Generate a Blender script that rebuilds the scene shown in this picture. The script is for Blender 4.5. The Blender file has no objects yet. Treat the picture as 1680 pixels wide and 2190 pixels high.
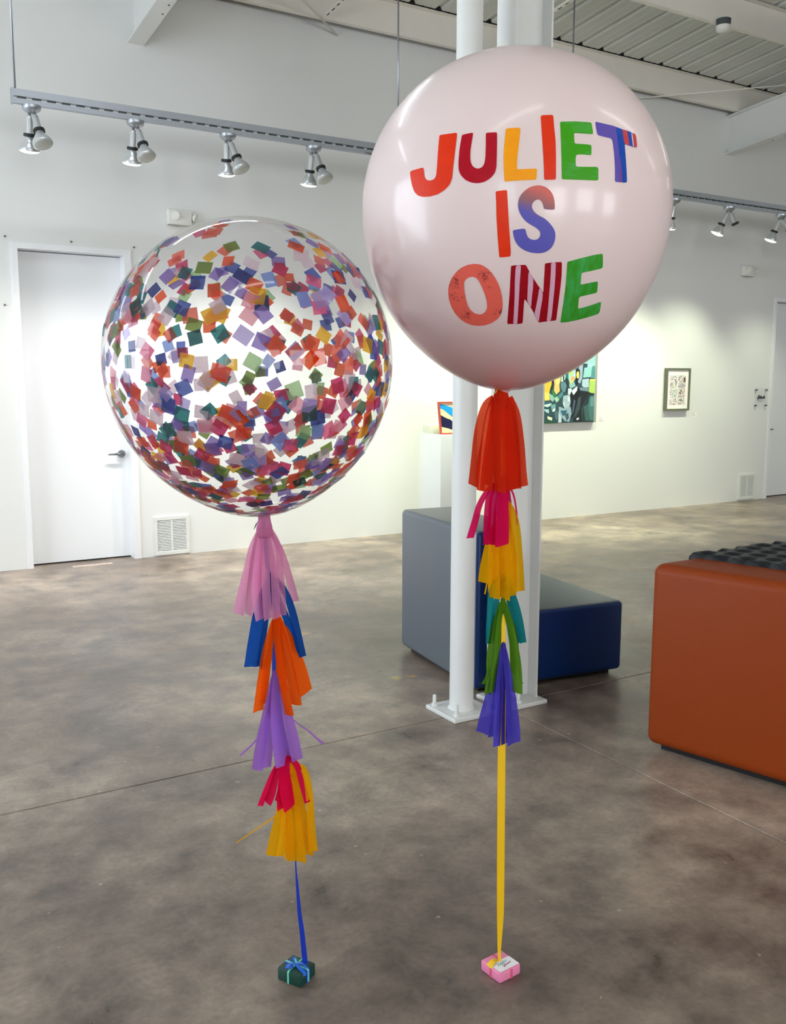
import bpy, bmesh, math, random
from mathutils import Vector, Matrix, geometry

random.seed(7)
R_ = math.radians
scene = bpy.context.scene
COL = scene.collection

# ------------------------------------------------------------------ camera
CAM_H = 1.6
cam_d = bpy.data.cameras.new('camera')
cam_d.sensor_fit = 'HORIZONTAL'
cam_d.sensor_width = 36.0
cam_d.lens = 1995.07 / 1680.0 * 36.0
cam_d.clip_start = 0.05
cam = bpy.data.objects.new('camera', cam_d)
COL.objects.link(cam)
cam.matrix_world = Matrix(((0.856430, 0.069884, -0.511511, 0.0),
                           (-0.516260, 0.119586, -0.848042, 0.0),
                           (0.001905, 0.990361, 0.138495, CAM_H),
                           (0, 0, 0, 1)))
scene.camera = cam
# horizontal axes of the photographer's line of sight: the two balloons stand across it
HR = Vector((0.85629, -0.51649, 0.0))
HF = Vector((0.51649, 0.85629, 0.0))

# ------------------------------------------------------------------ world, exposure
w = bpy.data.worlds.new('world'); scene.world = w
w.use_nodes = True
w.node_tree.nodes['Background'].inputs[0].default_value = (0.55, 0.65, 0.8, 1)
w.node_tree.nodes['Background'].inputs[1].default_value = 0.3
vs = scene.view_settings
vs.view_transform = 'Standard'; vs.look = 'None'; vs.gamma = 1.0; vs.use_curve_mapping = False
vs.exposure = 0.0
scene.cycles.transparent_max_bounces = 40
scene.cycles.max_bounces = 6
scene.cycles.diffuse_bounces = 3
scene.cycles.glossy_bounces = 3
scene.cycles.adaptive_threshold = 0.03
scene.cycles.use_light_tree = False
scene.cycles.caustics_reflective = False
scene.cycles.caustics_refractive = False

# light levels (the lamps and window panes themselves are built further down)
WINDOW_POWER = 8.2        # left daylight windows
REAR_WINDOW_POWER = 11.0   # windows in the wall behind the photographer
TUBE_POWER = 11.0          # ceiling tube lights
SPOT_POWER = 170.0         # wall-washing track lamps

# ------------------------------------------------------------------ helpers
def lin(c):
    return tuple((x / 12.92 if x <= 0.04045 else ((x + 0.055) / 1.055) ** 2.4) for x in c)

def rgb(r, g, b):
    return lin((r / 255, g / 255, b / 255)) + (1.0,)

def hexc(h):
    return rgb(int(h[0:2], 16), int(h[2:4], 16), int(h[4:6], 16))

MATS = {}

def new_mat(name):
    m = bpy.data.materials.new(name); m.use_nodes = True
    nt = m.node_tree; nt.nodes.clear()
    out = nt.nodes.new('ShaderNodeOutputMaterial')
    MATS[name] = m
    return m, nt, out

def N(nt, typ, **kw):
    n = nt.nodes.new(typ)
    for k, v in kw.items():
        if k.startswith('i_'):
            n.inputs[k[2:].replace('_', ' ')].default_value = v
        else:
            setattr(n, k, v)
    return n

def solid(name, col, rough=0.5, metal=0.0, spec=0.5, vary=0.06, scale=8.0, bump=0.0, bscale=120.0, coat=0.0):
    """Principled paint with a slight procedural unevenness of tone and relief."""
    m, nt, out = new_mat(name)
    p = N(nt, 'ShaderNodeBsdfPrincipled')
    p.inputs['Roughness'].default_value = rough
    p.inputs['Metallic'].default_value = metal
    p.inputs['Specular IOR Level'].default_value = spec
    p.inputs['Coat Weight'].default_value = coat
    tc = N(nt, 'ShaderNodeTexCoord')
    no = N(nt, 'ShaderNodeTexNoise'); no.inputs['Scale'].default_value = scale; no.inputs['Detail'].default_value = 3
    nt.links.new(tc.outputs['Object'], no.inputs['Vector'])
    mx = N(nt, 'ShaderNodeMix', data_type='RGBA', blend_type='MIX')
    mx.inputs[6].default_value = tuple(c * (1 - vary) for c in col[:3]) + (1,)
    mx.inputs[7].default_value = tuple(min(1, c * (1 + vary)) for c in col[:3]) + (1,)
    nt.links.new(no.outputs['Fac'], mx.inputs[0])
    nt.links.new(mx.outputs[2], p.inputs['Base Color'])
    if bump:
        nb = N(nt, 'ShaderNodeTexNoise'); nb.inputs['Scale'].default_value = bscale
        nt.links.new(tc.outputs['Object'], nb.inputs['Vector'])
        bp = N(nt, 'ShaderNodeBump'); bp.inputs['Strength'].default_value = bump; bp.inputs['Distance'].default_value = 0.002
        nt.links.new(nb.outputs['Fac'], bp.inputs['Height'])
        nt.links.new(bp.outputs['Normal'], p.inputs['Normal'])
    nt.links.new(p.outputs[0], out.inputs[0])
    return m

def emissive(name, col, strength):
    m, nt, out = new_mat(name)
    e = N(nt, 'ShaderNodeEmission'); e.inputs[0].default_value = col; e.inputs[1].default_value = strength
    nt.links.new(e.outputs[0], out.inputs[0])
    return m

def tissue(name, col, trans=0.45, clear=0.06):
    """Tissue paper: scatters on both sides, a little see-through, with fine fibres."""
    m, nt, out = new_mat(name)
    tc = N(nt, 'ShaderNodeTexCoord')
    no = N(nt, 'ShaderNodeTexNoise'); no.inputs['Scale'].default_value = 260; no.inputs['Detail'].default_value = 2
    nt.links.new(tc.outputs['Object'], no.inputs['Vector'])
    mx = N(nt, 'ShaderNodeMix', data_type='RGBA')
    mx.inputs[6].default_value = tuple(c * 0.88 for c in col[:3]) + (1,)
    mx.inputs[7].default_value = tuple(min(1, c * 1.1 + 0.004) for c in col[:3]) + (1,)
    nt.links.new(no.outputs['Fac'], mx.inputs[0])
    d = N(nt, 'ShaderNodeBsdfDiffuse'); t = N(nt, 'ShaderNodeBsdfTranslucent'); tr = N(nt, 'ShaderNodeBsdfTransparent')
    nt.links.new(mx.outputs[2], d.inputs[0]); nt.links.new(mx.outputs[2], t.inputs[0])
    a = N(nt, 'ShaderNodeMixShader'); a.inputs[0].default_value = trans
    nt.links.new(d.outputs[0], a.inputs[1]); nt.links.new(t.outputs[0], a.inputs[2])
    b = N(nt, 'ShaderNodeMixShader'); b.inputs[0].default_value = clear
    tr.inputs[0].default_value = tuple(min(1, c ** 0.45) for c in col[:3]) + (1,)
    nt.links.new(a.outputs[0], b.inputs[1]); nt.links.new(tr.outputs[0], b.inputs[2])
    nt.links.new(b.outputs[0], out.inputs[0])
    return m

def mesh_data(name, verts, faces, mats=(), idx=None, smooth=False):
    me = bpy.data.meshes.new(name)
    me.from_pydata([tuple(v) for v in verts], [], faces)
    for m in mats:
        me.materials.append(MATS[m] if isinstance(m, str) else m)
    if idx:
        me.polygons.foreach_set('material_index', idx)
    if smooth:
        me.polygons.foreach_set('use_smooth', [True] * len(me.polygons))
    me.update()
    return me

def link(name, me, parent=None, loc=None, rotz=None):
    o = bpy.data.objects.new(name, me)
    COL.objects.link(o)
    if loc is not None: o.location = loc
    if rotz is not None: o.rotation_euler = (0, 0, rotz)
    if parent is not None: o.parent = parent
    return o

def tag(o, label=None, cat=None, group=None, kind=None):
    if label: o['label'] = label
    if cat: o['category'] = cat
    if group: o['group'] = group
    if kind: o['kind'] = kind
    return o

def thing(name, label, cat, loc=(0, 0, 0), rotz=0.0, group=None):
    o = link(name, None, None, loc, rotz)
    o.empty_display_size = 0.05
    return tag(o, label, cat, group)

class MB:
    """Collects shapes (coordinates relative to the owning thing) and links them as one mesh."""
    def __init__(s): s.v = []; s.f = []
    def add(s, v, f):
        b = len(s.v); s.v += [Vector(p) for p in v]; s.f += [tuple(b + i for i in q) for q in f]; return s
    def box(s, x0, x1, y0, y1, z0, z1):
        v = [(x, y, z) for x in (x0, x1) for y in (y0, y1) for z in (z0, z1)]
        return s.add(v, [(0, 1, 3, 2), (4, 6, 7, 5), (0, 4, 5, 1), (2, 3, 7, 6), (0, 2, 6, 4), (1, 5, 7, 3)])
    def rbox(s, x0, x1, y0, y1, z0, z1, r, seg=3):
        bm = bmesh.new(); bmesh.ops.create_cube(bm, size=1.0)
        for v in bm.verts:
            v.co = Vector(((x0 + x1) / 2 + v.co.x * (x1 - x0), (y0 + y1) / 2 + v.co.y * (y1 - y0), (z0 + z1) / 2 + v.co.z * (z1 - z0)))
        bmesh.ops.bevel(bm, geom=bm.edges[:], offset=r, segments=seg, profile=0.5, affect='EDGES')
        return s.bm(bm)
    def bm(s, bm):
        bm.verts.index_update()
        s.add([v.co.copy() for v in bm.verts], [[v.index for v in f.verts] for f in bm.faces]); bm.free(); return s
    def prism(s, prof, a, b, axis='x'):
        """Closed 2D profile swept from a to b along an axis ('x': profile is (y,z); 'y': (x,z); 'z': (x,y))."""
        n = len(prof)
        mk = {'x': lambda t, p: (t, p[0], p[1]), 'y': lambda t, p: (p[0], t, p[1]), 'z': lambda t, p: (p[0], p[1], t)}[axis]
        v = [mk(a, p) for p in prof] + [mk(b, p) for p in prof]
        f = [(i, (i + 1) % n, n + (i + 1) % n, n + i) for i in range(n)] + [tuple(range(n - 1, -1, -1)), tuple(range(n, 2 * n))]
        return s.add(v, f)
    def lathe(s, prof, n=24, M=None):
        """Profile [(r, z)] revolved about z; M places it."""
        M = M or Matrix.Identity(4)
        v = []; f = []
        for r, z in prof:
            for k in range(n):
                a = 2 * math.pi * k / n
                v.append(M @ Vector((r * math.cos(a), r * math.sin(a), z)))
        for j in range(len(prof) - 1):
            for k in range(n):
                f.append((j * n + k, j * n + (k + 1) % n, (j + 1) * n + (k + 1) % n, (j + 1) * n + k))
        if prof[0][0] > 1e-6: f.append(tuple(range(n - 1, -1, -1)))
        if prof[-1][0] > 1e-6: f.append(tuple((len(prof) - 1) * n + k for k in range(n)))
        return s.add(v, f)
    def tube(s, a, b, r, n=10, r2=None):
        a = Vector(a); b = Vector(b); d = b - a
        q = d.to_track_quat('Z', 'Y').to_matrix().to_4x4(); q.translation = a
        return s.lathe([(r, 0), (r if r2 is None else r2, d.length)], n, q)
    def build(s, name, mat, parent=None, smooth=False, loc=None, rotz=None, auto=None):
        me = mesh_data(name, s.v, s.f, [mat] if mat else [])
        bm = bmesh.new(); bm.from_mesh(me); bmesh.ops.recalc_face_normals(bm, faces=bm.faces[:]); bm.to_mesh(me); bm.free()
        if smooth or auto:
            me.polygons.foreach_set('use_smooth', [True] * len(me.polygons))
        o = link(name, me, parent, loc, rotz)
        if auto:
            me.update()
            try:
                me.set_sharp_from_angle(angle=R_(auto))
            except Exception:
                pass
        return o

def struct(o):
    o['kind'] = 'structure'; return o

def look(d, loc=(0, 0, 0)):
    """Matrix whose local +z points along d."""
    q = Vector(d).to_track_quat('Z', 'Y').to_matrix().to_4x4(); q.translation = Vector(loc); return q

# ------------------------------------------------------------------ materials
def wall_mat():
    m = solid('wall_paint', rgb(228, 229, 226), 0.55, vary=0.012, scale=1.5, bump=0.06, bscale=260)
    return m
wall_mat()
solid('trim_paint', rgb(236, 237, 238), 0.4, vary=0.01)
solid('door_paint', rgb(234, 236, 238), 0.42, vary=0.012, scale=3)
solid('steel_white', rgb(226, 227, 224), 0.38, vary=0.03, scale=5, bump=0.05, bscale=60)
solid('roof_steel', rgb(236, 232, 222), 0.5, vary=0.04, scale=4)
solid('deck_paint', rgb(208, 210, 202), 0.5, vary=0.02, scale=0.8)
solid('joint_filler', rgb(70, 62, 56), 0.9, vary=0.3)
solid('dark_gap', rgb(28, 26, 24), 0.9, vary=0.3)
solid('galvanised', rgb(172, 177, 184), 0.35, metal=0.75, vary=0.05, scale=14)
solid('satin_steel', rgb(120, 122, 124), 0.3, metal=0.9, vary=0.05)
solid('lamp_shell', rgb(205, 207, 208), 0.28, metal=0.55, vary=0.04)
solid('lamp_face_off', rgb(178, 180, 174), 0.35, vary=0.03)
solid('black_rubber', rgb(22, 22, 23), 0.6, vary=0.1)
solid('plastic_white', rgb(228, 227, 220), 0.45, vary=0.01)
solid('grille_white', rgb(226, 227, 222), 0.5, vary=0.01)
solid('detector_dark', rgb(64, 72, 72), 0.6, vary=0.05)
solid('plinth_white', rgb(226, 230, 228), 0.5, vary=0.01)
solid('card_beige', rgb(226, 228, 208), 0.6, vary=0.02)
solid('red_frame', rgb(196, 78, 60), 0.5, vary=0.08, scale=40)
solid('olive_frame', rgb(104, 108, 88), 0.45, vary=0.1, scale=30)
solid('mat_board', rgb(246, 240, 236), 0.7, vary=0.01)
solid('canvas_edge', rgb(150, 152, 148), 0.8, vary=0.05)
solid('caption_card', rgb(240, 240, 236), 0.6, vary=0.01)
solid('print_grey', rgb(150, 152, 148), 0.7, vary=0.3, scale=300)
solid('print_dark', rgb(52, 58, 66), 0.6, vary=0.1)
solid('slate_vinyl', rgb(98, 105, 114), 0.36, vary=0.04, scale=6, spec=0.6, bump=0.05, bscale=500)
solid('navy_vinyl', rgb(4, 42, 96), 0.36, vary=0.04, scale=6, spec=0.4, bump=0.05, bscale=500)
solid('orange_vinyl', rgb(142, 57, 10), 0.5, vary=0.04, scale=6, spec=0.22, bump=0.05, bscale=500)
solid('black_mesh', rgb(22, 27, 33), 0.42, vary=0.1, scale=60, spec=0.5)
solid('plinth_shade_black', rgb(14, 14, 15), 0.8, vary=0.1)  # plinths: shade of the gap under the seats put into the colour
solid('pink_card', rgb(240, 138, 178), 0.5, vary=0.03, scale=30)
solid('pink_band', rgb(222, 92, 120), 0.45, vary=0.03)
solid('green_paper', rgb(16, 62, 52), 0.5, vary=0.12, scale=40)
solid('mint_ribbon', rgb(112, 214, 192), 0.35, vary=0.05)
solid('blue_ribbon', rgb(14, 52, 176), 0.35, vary=0.06, spec=0.5)
solid('bow_ribbon', rgb(34, 110, 226), 0.3, vary=0.06, spec=0.6)
solid('yellow_ribbon', rgb(246, 196, 10), 0.4, vary=0.04, spec=0.5)
solid('dark_thread', rgb(34, 40, 60), 0.6, vary=0.05)
solid('sticker_white', rgb(248, 246, 248), 0.5, vary=0.01)

def floor_material():
    """Stained polished concrete: cloudy browns and greys, specks, old paint drips."""
    m, nt, out = new_mat('polished_concrete')
    L = nt.links.new
    geo = N(nt, 'ShaderNodeNewGeometry')
    p = N(nt, 'ShaderNodeBsdfPrincipled')
    n1 = N(nt, 'ShaderNodeTexNoise'); n1.inputs['Scale'].default_value = 0.75; n1.inputs['Detail'].default_value = 6; n1.inputs['Roughness'].default_value = 0.62; n1.inputs['Distortion'].default_value = 0.25
    n2 = N(nt, 'ShaderNodeTexNoise'); n2.inputs['Scale'].default_value = 3.4; n2.inputs['Detail'].default_value = 9; n2.inputs['Roughness'].default_value = 0.68; n2.inputs['Distortion'].default_value = 0.18
    n3 = N(nt, 'ShaderNodeTexNoise'); n3.inputs['Scale'].default_value = 55; n3.inputs['Detail'].default_value = 4
    for n in (n1, n2, n3): L(geo.outputs['Position'], n.inputs['Vector'])
    r1 = N(nt, 'ShaderNodeValToRGB')
    e = r1.color_ramp.elements
    e[0].position = 0.30; e[0].color = rgb(116, 102, 94)
    e[1].position = 0.70; e[1].color = rgb(202, 187, 172)
    k = r1.color_ramp.elements.new(0.5); k.color = rgb(160, 145, 134)
    L(n1.outputs['Fac'], r1.inputs[0])
    r2 = N(nt, 'ShaderNodeValToRGB')
    e = r2.color_ramp.elements
    e[0].position = 0.30; e[0].color = rgb(146, 141, 138)
    e[1].position = 0.72; e[1].color = (1.22, 1.18, 1.1, 1)
    k = r2.color_ramp.elements.new(0.5); k.color = rgb(222, 219, 214)
    L(n2.outputs['Fac'], r2.inputs[0])
    mu = N(nt, 'ShaderNodeMix', data_type='RGBA', blend_type='MULTIPLY'); mu.inputs[0].default_value = 1.0
    L(r1.outputs[0], mu.inputs[6]); L(r2.outputs[0], mu.inputs[7])
    r3 = N(nt, 'ShaderNodeMapRange'); r3.inputs[1].default_value = 0.3; r3.inputs[2].default_value = 0.7; r3.inputs[3].default_value = 0.9; r3.inputs[4].default_value = 1.1
    L(n3.outputs['Fac'], r3.inputs[0])
    mu2 = N(nt, 'ShaderNodeMix', data_type='RGBA', blend_type='MULTIPLY'); mu2.inputs[0].default_value = 1.0
    L(mu.outputs[2], mu2.inputs[6]); L(r3.outputs[0], mu2.inputs[7])
    # pale specks of plaster and paint
    vo = N(nt, 'ShaderNodeTexVoronoi', voronoi_dimensions='2D'); vo.inputs['Scale'].default_value = 6.0
    wr = N(nt, 'ShaderNodeVectorMath', operation='MULTIPLY_ADD'); wr.inputs[1].default_value = (0.03, 0.03, 0.0); L(n3.outputs['Color'], wr.inputs[0]); L(geo.outputs['Position'], wr.inputs[2])
    L(wr.outputs[0], vo.inputs['Vector'])
    sep = N(nt, 'ShaderNodeSeparateColor'); L(vo.outputs['Color'], sep.inputs[0])
    sz = N(nt, 'ShaderNodeMapRange'); sz.inputs[1].default_value = 0.55; sz.inputs[2].default_value = 1.0; sz.inputs[3].default_value = -0.01; sz.inputs[4].default_value = 0.055
    L(sep.outputs[0], sz.inputs[0])
    df_ = N(nt, 'ShaderNodeMath', operation='SUBTRACT'); L(sz.outputs[0], df_.inputs[0]); L(vo.outputs['Distance'], df_.inputs[1])
    sm = N(nt, 'ShaderNodeMapRange'); sm.inputs[1].default_value = 0.0; sm.inputs[2].default_value = 0.02; sm.inputs[3].default_value = 0.0; sm.inputs[4].default_value = 0.38
    L(df_.outputs[0], sm.inputs[0])
    mx = N(nt, 'ShaderNodeMix', data_type='RGBA'); mx.inputs[7].default_value = (0.62, 0.6, 0.56, 1)
    L(sm.outputs[0], mx.inputs[0]); L(mu2.outputs[2], mx.inputs[6])
    last = mx.outputs[2]
    # yellow paint marks and a dark stain, each with its own place and ragged outline
    for (x, y, r, col, amt) in ((2.515, 5.268, 0.10, (226, 188, 84), 0.6), (2.548, 4.197, 0.07, (228, 188, 70), 0.7), (2.64, 4.18, 0.06, (230, 176, 60), 0.8),
                                (1.251, 2.347, 0.035, (70, 66, 66), 0.7), (1.9, 8.2, 0.0, (0, 0, 0), 0)):
        if r == 0: continue
        ds = N(nt, 'ShaderNodeVectorMath', operation='DISTANCE'); ds.inputs[1].default_value = (x, y, 0)
        L(geo.outputs['Position'], ds.inputs[0])
        mr = N(nt, 'ShaderNodeMapRange'); mr.inputs[1].default_value = 0.0; mr.inputs[2].default_value = r; mr.inputs[3].default_value = 0.78; mr.inputs[4].default_value = 0.0
        L(ds.outputs['Value'], mr.inputs[0])
        nn = N(nt, 'ShaderNodeTexNoise'); nn.inputs['Scale'].default_value = 34; nn.inputs['Detail'].default_value = 5
        L(geo.outputs['Position'], nn.inputs['Vector'])
        mm = N(nt, 'ShaderNodeMath', operation='MULTIPLY'); L(mr.outputs[0], mm.inputs[0]); L(nn.outputs['Fac'], mm.inputs[1])
        st = N(nt, 'ShaderNodeMapRange'); st.inputs[1].default_value = 0.2; st.inputs[2].default_value = 0.4; st.inputs[3].default_value = 0; st.inputs[4].default_value = amt
        L(mm.outputs[0], st.inputs[0])
        m2 = N(nt, 'ShaderNodeMix', data_type='RGBA'); m2.inputs[7].default_value = rgb(*col)
        L(st.outputs[0], m2.inputs[0]); L(last, m2.inputs[6]); last = m2.outputs[2]
    L(last, p.inputs['Base Color'])
    rr = N(nt, 'ShaderNodeMapRange'); rr.inputs[1].default_value = 0.3; rr.inputs[2].default_value = 0.7; rr.inputs[3].default_value = 0.26; rr.inputs[4].default_value = 0.46
    L(n2.outputs['Fac'], rr.inputs[0]); L(rr.outputs[0], p.inputs['Roughness'])
    bp = N(nt, 'ShaderNodeBump'); bp.inputs['Strength'].default_value = 0.12; bp.inputs['Distance'].default_value = 0.004
    L(n2.outputs['Fac'], bp.inputs['Height']); L(bp.outputs['Normal'], p.inputs['Normal'])
    p.inputs['Specular IOR Level'].default_value = 0.5
    L(p.outputs[0], out.inputs[0])
floor_material()

# ------------------------------------------------------------------ room shell
X0, X1, Y0, Y1 = -4.5, 16.0, -11.0, 8.36
PITCH = 0.0963                                     # roof rises towards the middle of the hall
RIDGE = -1.3
def roof_z(y): return 5.207 + PITCH * (8.185 - y)  # underside of the roof deck

base = struct(MB().box(X0, X1, Y0, Y1 + 0.2, -0.12, -0.012).build('floor', 'joint_filler'))
jx, jy, g = 2.77, 3.56, 0.0022
for (a, b, c, d) in ((X0, jx - g, Y0, jy - g), (jx + g, X1, Y0, jy - g), (X0, X1, jy + g, Y1 + 0.2)):
    s = MB(); n = 0.003
    s.add([(a, c, -0.012), (b, c, -0.012), (b, d, -0.012), (a, d, -0.012), (a, c, -n), (b, c, -n), (b, d, -n), (a, d, -n),
           (a + n, c + n, 0), (b - n, c + n, 0), (b - n, d - n, 0), (a + n, d - n, 0)],
          [(0, 1, 5, 4), (1, 2, 6, 5), (2, 3, 7, 6), (3, 0, 4, 7), (4, 5, 9, 8), (5, 6, 10, 9), (6, 7, 11, 10), (7, 4, 8, 11), (8, 9, 10, 11)])
    s.build('concrete_slab', 'polished_concrete', base)

# back wall with its two door openings
D1 = (1.425, 2.305); D2 = (11.09, 12.0); DH = 2.685; WT = 0.2; WZ = 5.4
b = MB()
for (a, c, z0) in ((X0, D1[0], 0), (D1[0], D1[1], DH), (D1[1], D2[0], 0), (D2[0], D2[1], DH), (D2[1], X1, 0)):
    b.box(a, c, Y1, Y1 + WT, z0 - (0.12 if z0 == 0 else 0), WZ)
struct(b.build('wall_back', 'wall_paint'))

def side_wall(name, axis, at, out, openings, lo, hi, top):
    """A wall with rectangular window openings (lo, hi, sill, head)."""
    b = MB()
    def blk(a, c, z0, z1):
        if axis == 'y': b.box(min(at, at + out), max(at, at + out), a, c, z0, z1)
        else: b.box(a, c, min(at, at + out), max(at, at + out), z0, z1)
    cur = lo
    for (a, c, s, h) in sorted(openings):
        blk(cur, a, -0.12, top); blk(a, c, -0.12, s); blk(a, c, h, top); cur = c
    blk(cur, hi, -0.12, top)
    return struct(b.build(name, 'wall_paint'))

LEFT_WIN = [(3.2, 7.4, 0.5, 4.0), (-6.0, -3.2, 0.9, 3.4)]
REAR_WIN = [(-2.5, 0.8, 0.25, 3.4), (2.5, 5.5, 0.9, 3.4), (7.5, 10.5, 0.9, 3.4)]
side_wall('wall_left', 'y', X0, -0.25, LEFT_WIN, Y0, Y1 + WT, 6.3)
side_wall('wall_right', 'y', X1, 0.25, [], Y0, Y1 + WT, 6.3)
side_wall('wall_rear', 'x', Y0, -0.25, REAR_WIN, X0, X1, 6.3)

emissive('daylight_pane', (0.80, 0.90, 1.0, 1), WINDOW_POWER)
emissive('daylight_pane_rear', (0.95, 0.97, 1.0, 1), REAR_WINDOW_POWER)
k = 0
for (a, c, s, h) in LEFT_WIN:
    k += 1
    wdw = struct(MB().box(X0 - 0.19, X0 - 0.15, a, c, s, h).build('window_%d' % k, 'daylight_pane'))
    f = MB()
    for t in (0, 1 / 3, 2 / 3, 1):
        y = a + (c - a) * t; f.box(X0 - 0.15, X0 - 0.08, max(a, y - 0.03), min(c, y + 0.03), s, h)
    for t in (0, 0.5, 1):
        z = s + (h - s) * t; f.box(X0 - 0.15, X0 - 0.08, a, c, max(s, z - 0.03), min(h, z + 0.03))
    f.build('window_frame', 'trim_paint', wdw)
for (a, c, s, h) in REAR_WIN:
    k += 1
    wdw = struct(MB().box(a, c, Y0 - 0.19, Y0 - 0.15, s, h).build('window_%d' % k, 'daylight_pane_rear'))
    f = MB()
    for t in (0, 1 / 3, 2 / 3, 1):
        x = a + (c - a) * t; f.box(max(a, x - 0.03), min(c, x + 0.03), Y0 - 0.15, Y0 - 0.08, s, h)
    f.build('window_frame', 'trim_paint', wdw)

# roof: flat outer skin, with ribbed deck panels under the visible slope
b = MB()
zt = roof_z(Y1 + 0.2) + 0.05
b.add([(X0 - .3, Y1 + .2, zt), (X1 + .3, Y1 + .2, zt), (X1 + .3, RIDGE, roof_z(RIDGE) + .05), (X0 - .3, RIDGE, roof_z(RIDGE) + .05),
       (X1 + .3, Y0 - .3, roof_z(RIDGE) - PITCH * (RIDGE - Y0)), (X0 - .3, Y0 - .3, roof_z(RIDGE) - PITCH * (RIDGE - Y0))],
      [(0, 1, 2, 3), (3, 2, 4, 5)])
ceil = struct(b.build('ceiling', 'deck_paint'))
PW = 0.307
prof = [(0.0, 0.034), (0.022, 0.034), (0.040, 0.0), (0.118, 0.0), (0.124, 0.0022), (0.134, 0.0022), (0.140, 0.0), (0.207, 0.0), (0.213, 0.0022), (0.223, 0.0022), (0.229, 0.0), (0.267, 0.0), (0.285, 0.034), (0.307, 0.034)]
v = []; f = []
for (yy) in (Y1, RIDGE):
    for (x, z) in prof: v.append((x, yy, z + roof_z(yy)))
n = len(prof)
for i in range(n - 1): f.append((i, i + 1, n + i + 1, n + i))
deck = mesh_data('deck_panel', v, f, ['deck_paint'])
x = 6.963 - PW * 37
while x < X1 + 0.2:
    link('deck_panel', deck, ceil, (x - 0.022 + 0.0, 0, 0)); x += PW

cs = MB().box(X0, X1, 8.118, 8.33, 5.2115, 5.25).build('rib_end_shade', 'dark_gap', ceil)   # dark strip added as painted shade in the rib ends
# purlins: Z sections lying on the rafters, parallel to the back wall
names = ['nearest the white back wall', 'second from the back wall', 'third from the back wall', 'fourth from the back wall', 'fifth from the back wall', 'sixth from the back wall', 'nearest the ridge']
zp = [(0.0, 0.0), (-0.055, 0.0), (-0.055, 0.018), (-0.052, 0.018), (-0.052, 0.004), (-0.004, 0.004), (-0.004, 0.277), (0.06, 0.277), (0.06, 0.273), (0.0, 0.273)]
zp = [(-0.0, 0.0), (0.06, 0.0), (0.06, 0.018), (0.056, 0.018), (0.056, 0.004), (0.004, 0.004), (0.004, 0.273), (-0.06, 0.273), (-0.06, 0.277), (0.0, 0.277)]
for i in range(6):
    y = 8.185 - 1.535 * i; z = roof_z(y) - 0.281
    o = MB().prism([(y + p, z + q) for p, q in zp], X0, X1, 'x').build('roof_purlin', 'roof_steel')
    tag(o, 'cream steel roof purlin ' + names[i], 'beam', 'roof purlins')

# rafters: sloping I beams running into the back wall
def i_beam_sloped(xc, label):
    y_a, y_b = Y1, RIDGE
    zb = 4.443; h = 0.46; fw = 0.071; tf = 0.014; tw = 0.006
    pr = [(-fw, 0), (fw, 0), (fw, tf), (tw, tf), (tw, h - tf), (fw, h - tf), (fw, h), (-fw, h), (-fw, h - tf), (-tw, h - tf), (-tw, tf), (-fw, tf)]
    v = []; n = len(pr)
    for yy in (y_a, y_b):
        for (p, q) in pr: v.append((xc - 0.0092 * (yy - Y1) + p, yy, zb + q - PITCH * (yy - Y1)))
    f = [(i, (i + 1) % n, n + (i + 1) % n, n + i) for i in range(n)] + [tuple(range(n)), tuple(range(2 * n - 1, n - 1, -1))]
    root = thing('roof_rafter', label, 'beam', (xc, Y1, zb), 0, 'roof rafters')
    MB().add([Vector(p) - Vector((xc, Y1, zb)) for p in v], f).build('i_beam', 'steel_white', root)
    for yy in (0.62, 0.78):
        q = Vector((0.045, -yy, PITCH * yy)); MB().tube(q + Vector((0, 0, -0.004)), q + Vector((0, 0, 0.012)), 0.008, 8).build('bolt_head', 'detector_dark', root)
    return root
i_beam_sloped(2.468, 'white steel rafter beam meeting the wall above the track lights, at upper left')
i_beam_sloped(9.98, 'white steel rafter beam running into the wall at the upper right')

# perforated struts hung under the purlins
for (xs, y_end, lab) in ((4.16, 8.14, 'slotted metal strut under the ceiling, end showing beyond the thin hanging rod'), (6.04, 8.14, 'slotted metal strut under the deck beside the steel column top')):
    ln = 4.5
    z0 = roof_z(y_end) - 0.281 - 0.024
    root = thing('slotted_strut', lab, 'strut', (xs, y_end, z0))
    b = MB(); b.add([(-.02, 0, 0), (.02, 0, 0), (.02, -ln, ln * PITCH), (-.02, -ln, ln * PITCH), (-.02, 0, .02), (.02, 0, .02), (.02, -ln, ln * PITCH + .02), (-.02, -ln, ln * PITCH + .02)],
                    [(0, 1, 2, 3), (7, 6, 5, 4), (0, 4, 5, 1), (1, 5, 6, 2), (2, 6, 7, 3), (3, 7, 4, 0)])
    b.build('channel', 'roof_steel', root)
    s = MB(); t = 0.06
    while t < ln - 0.1:
        za = t * PITCH - 0.0012; zb = (t + 0.05) * PITCH - 0.0012
        s.add([(-.006, -t, za), (.006, -t, za), (.006, -t - .05, zb), (-.006, -t - .05, zb)], [(0, 1, 2, 3)])
        t += 0.1
    s.build('slots', 'dark_gap', root)['kind'] = 'stuff'

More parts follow.
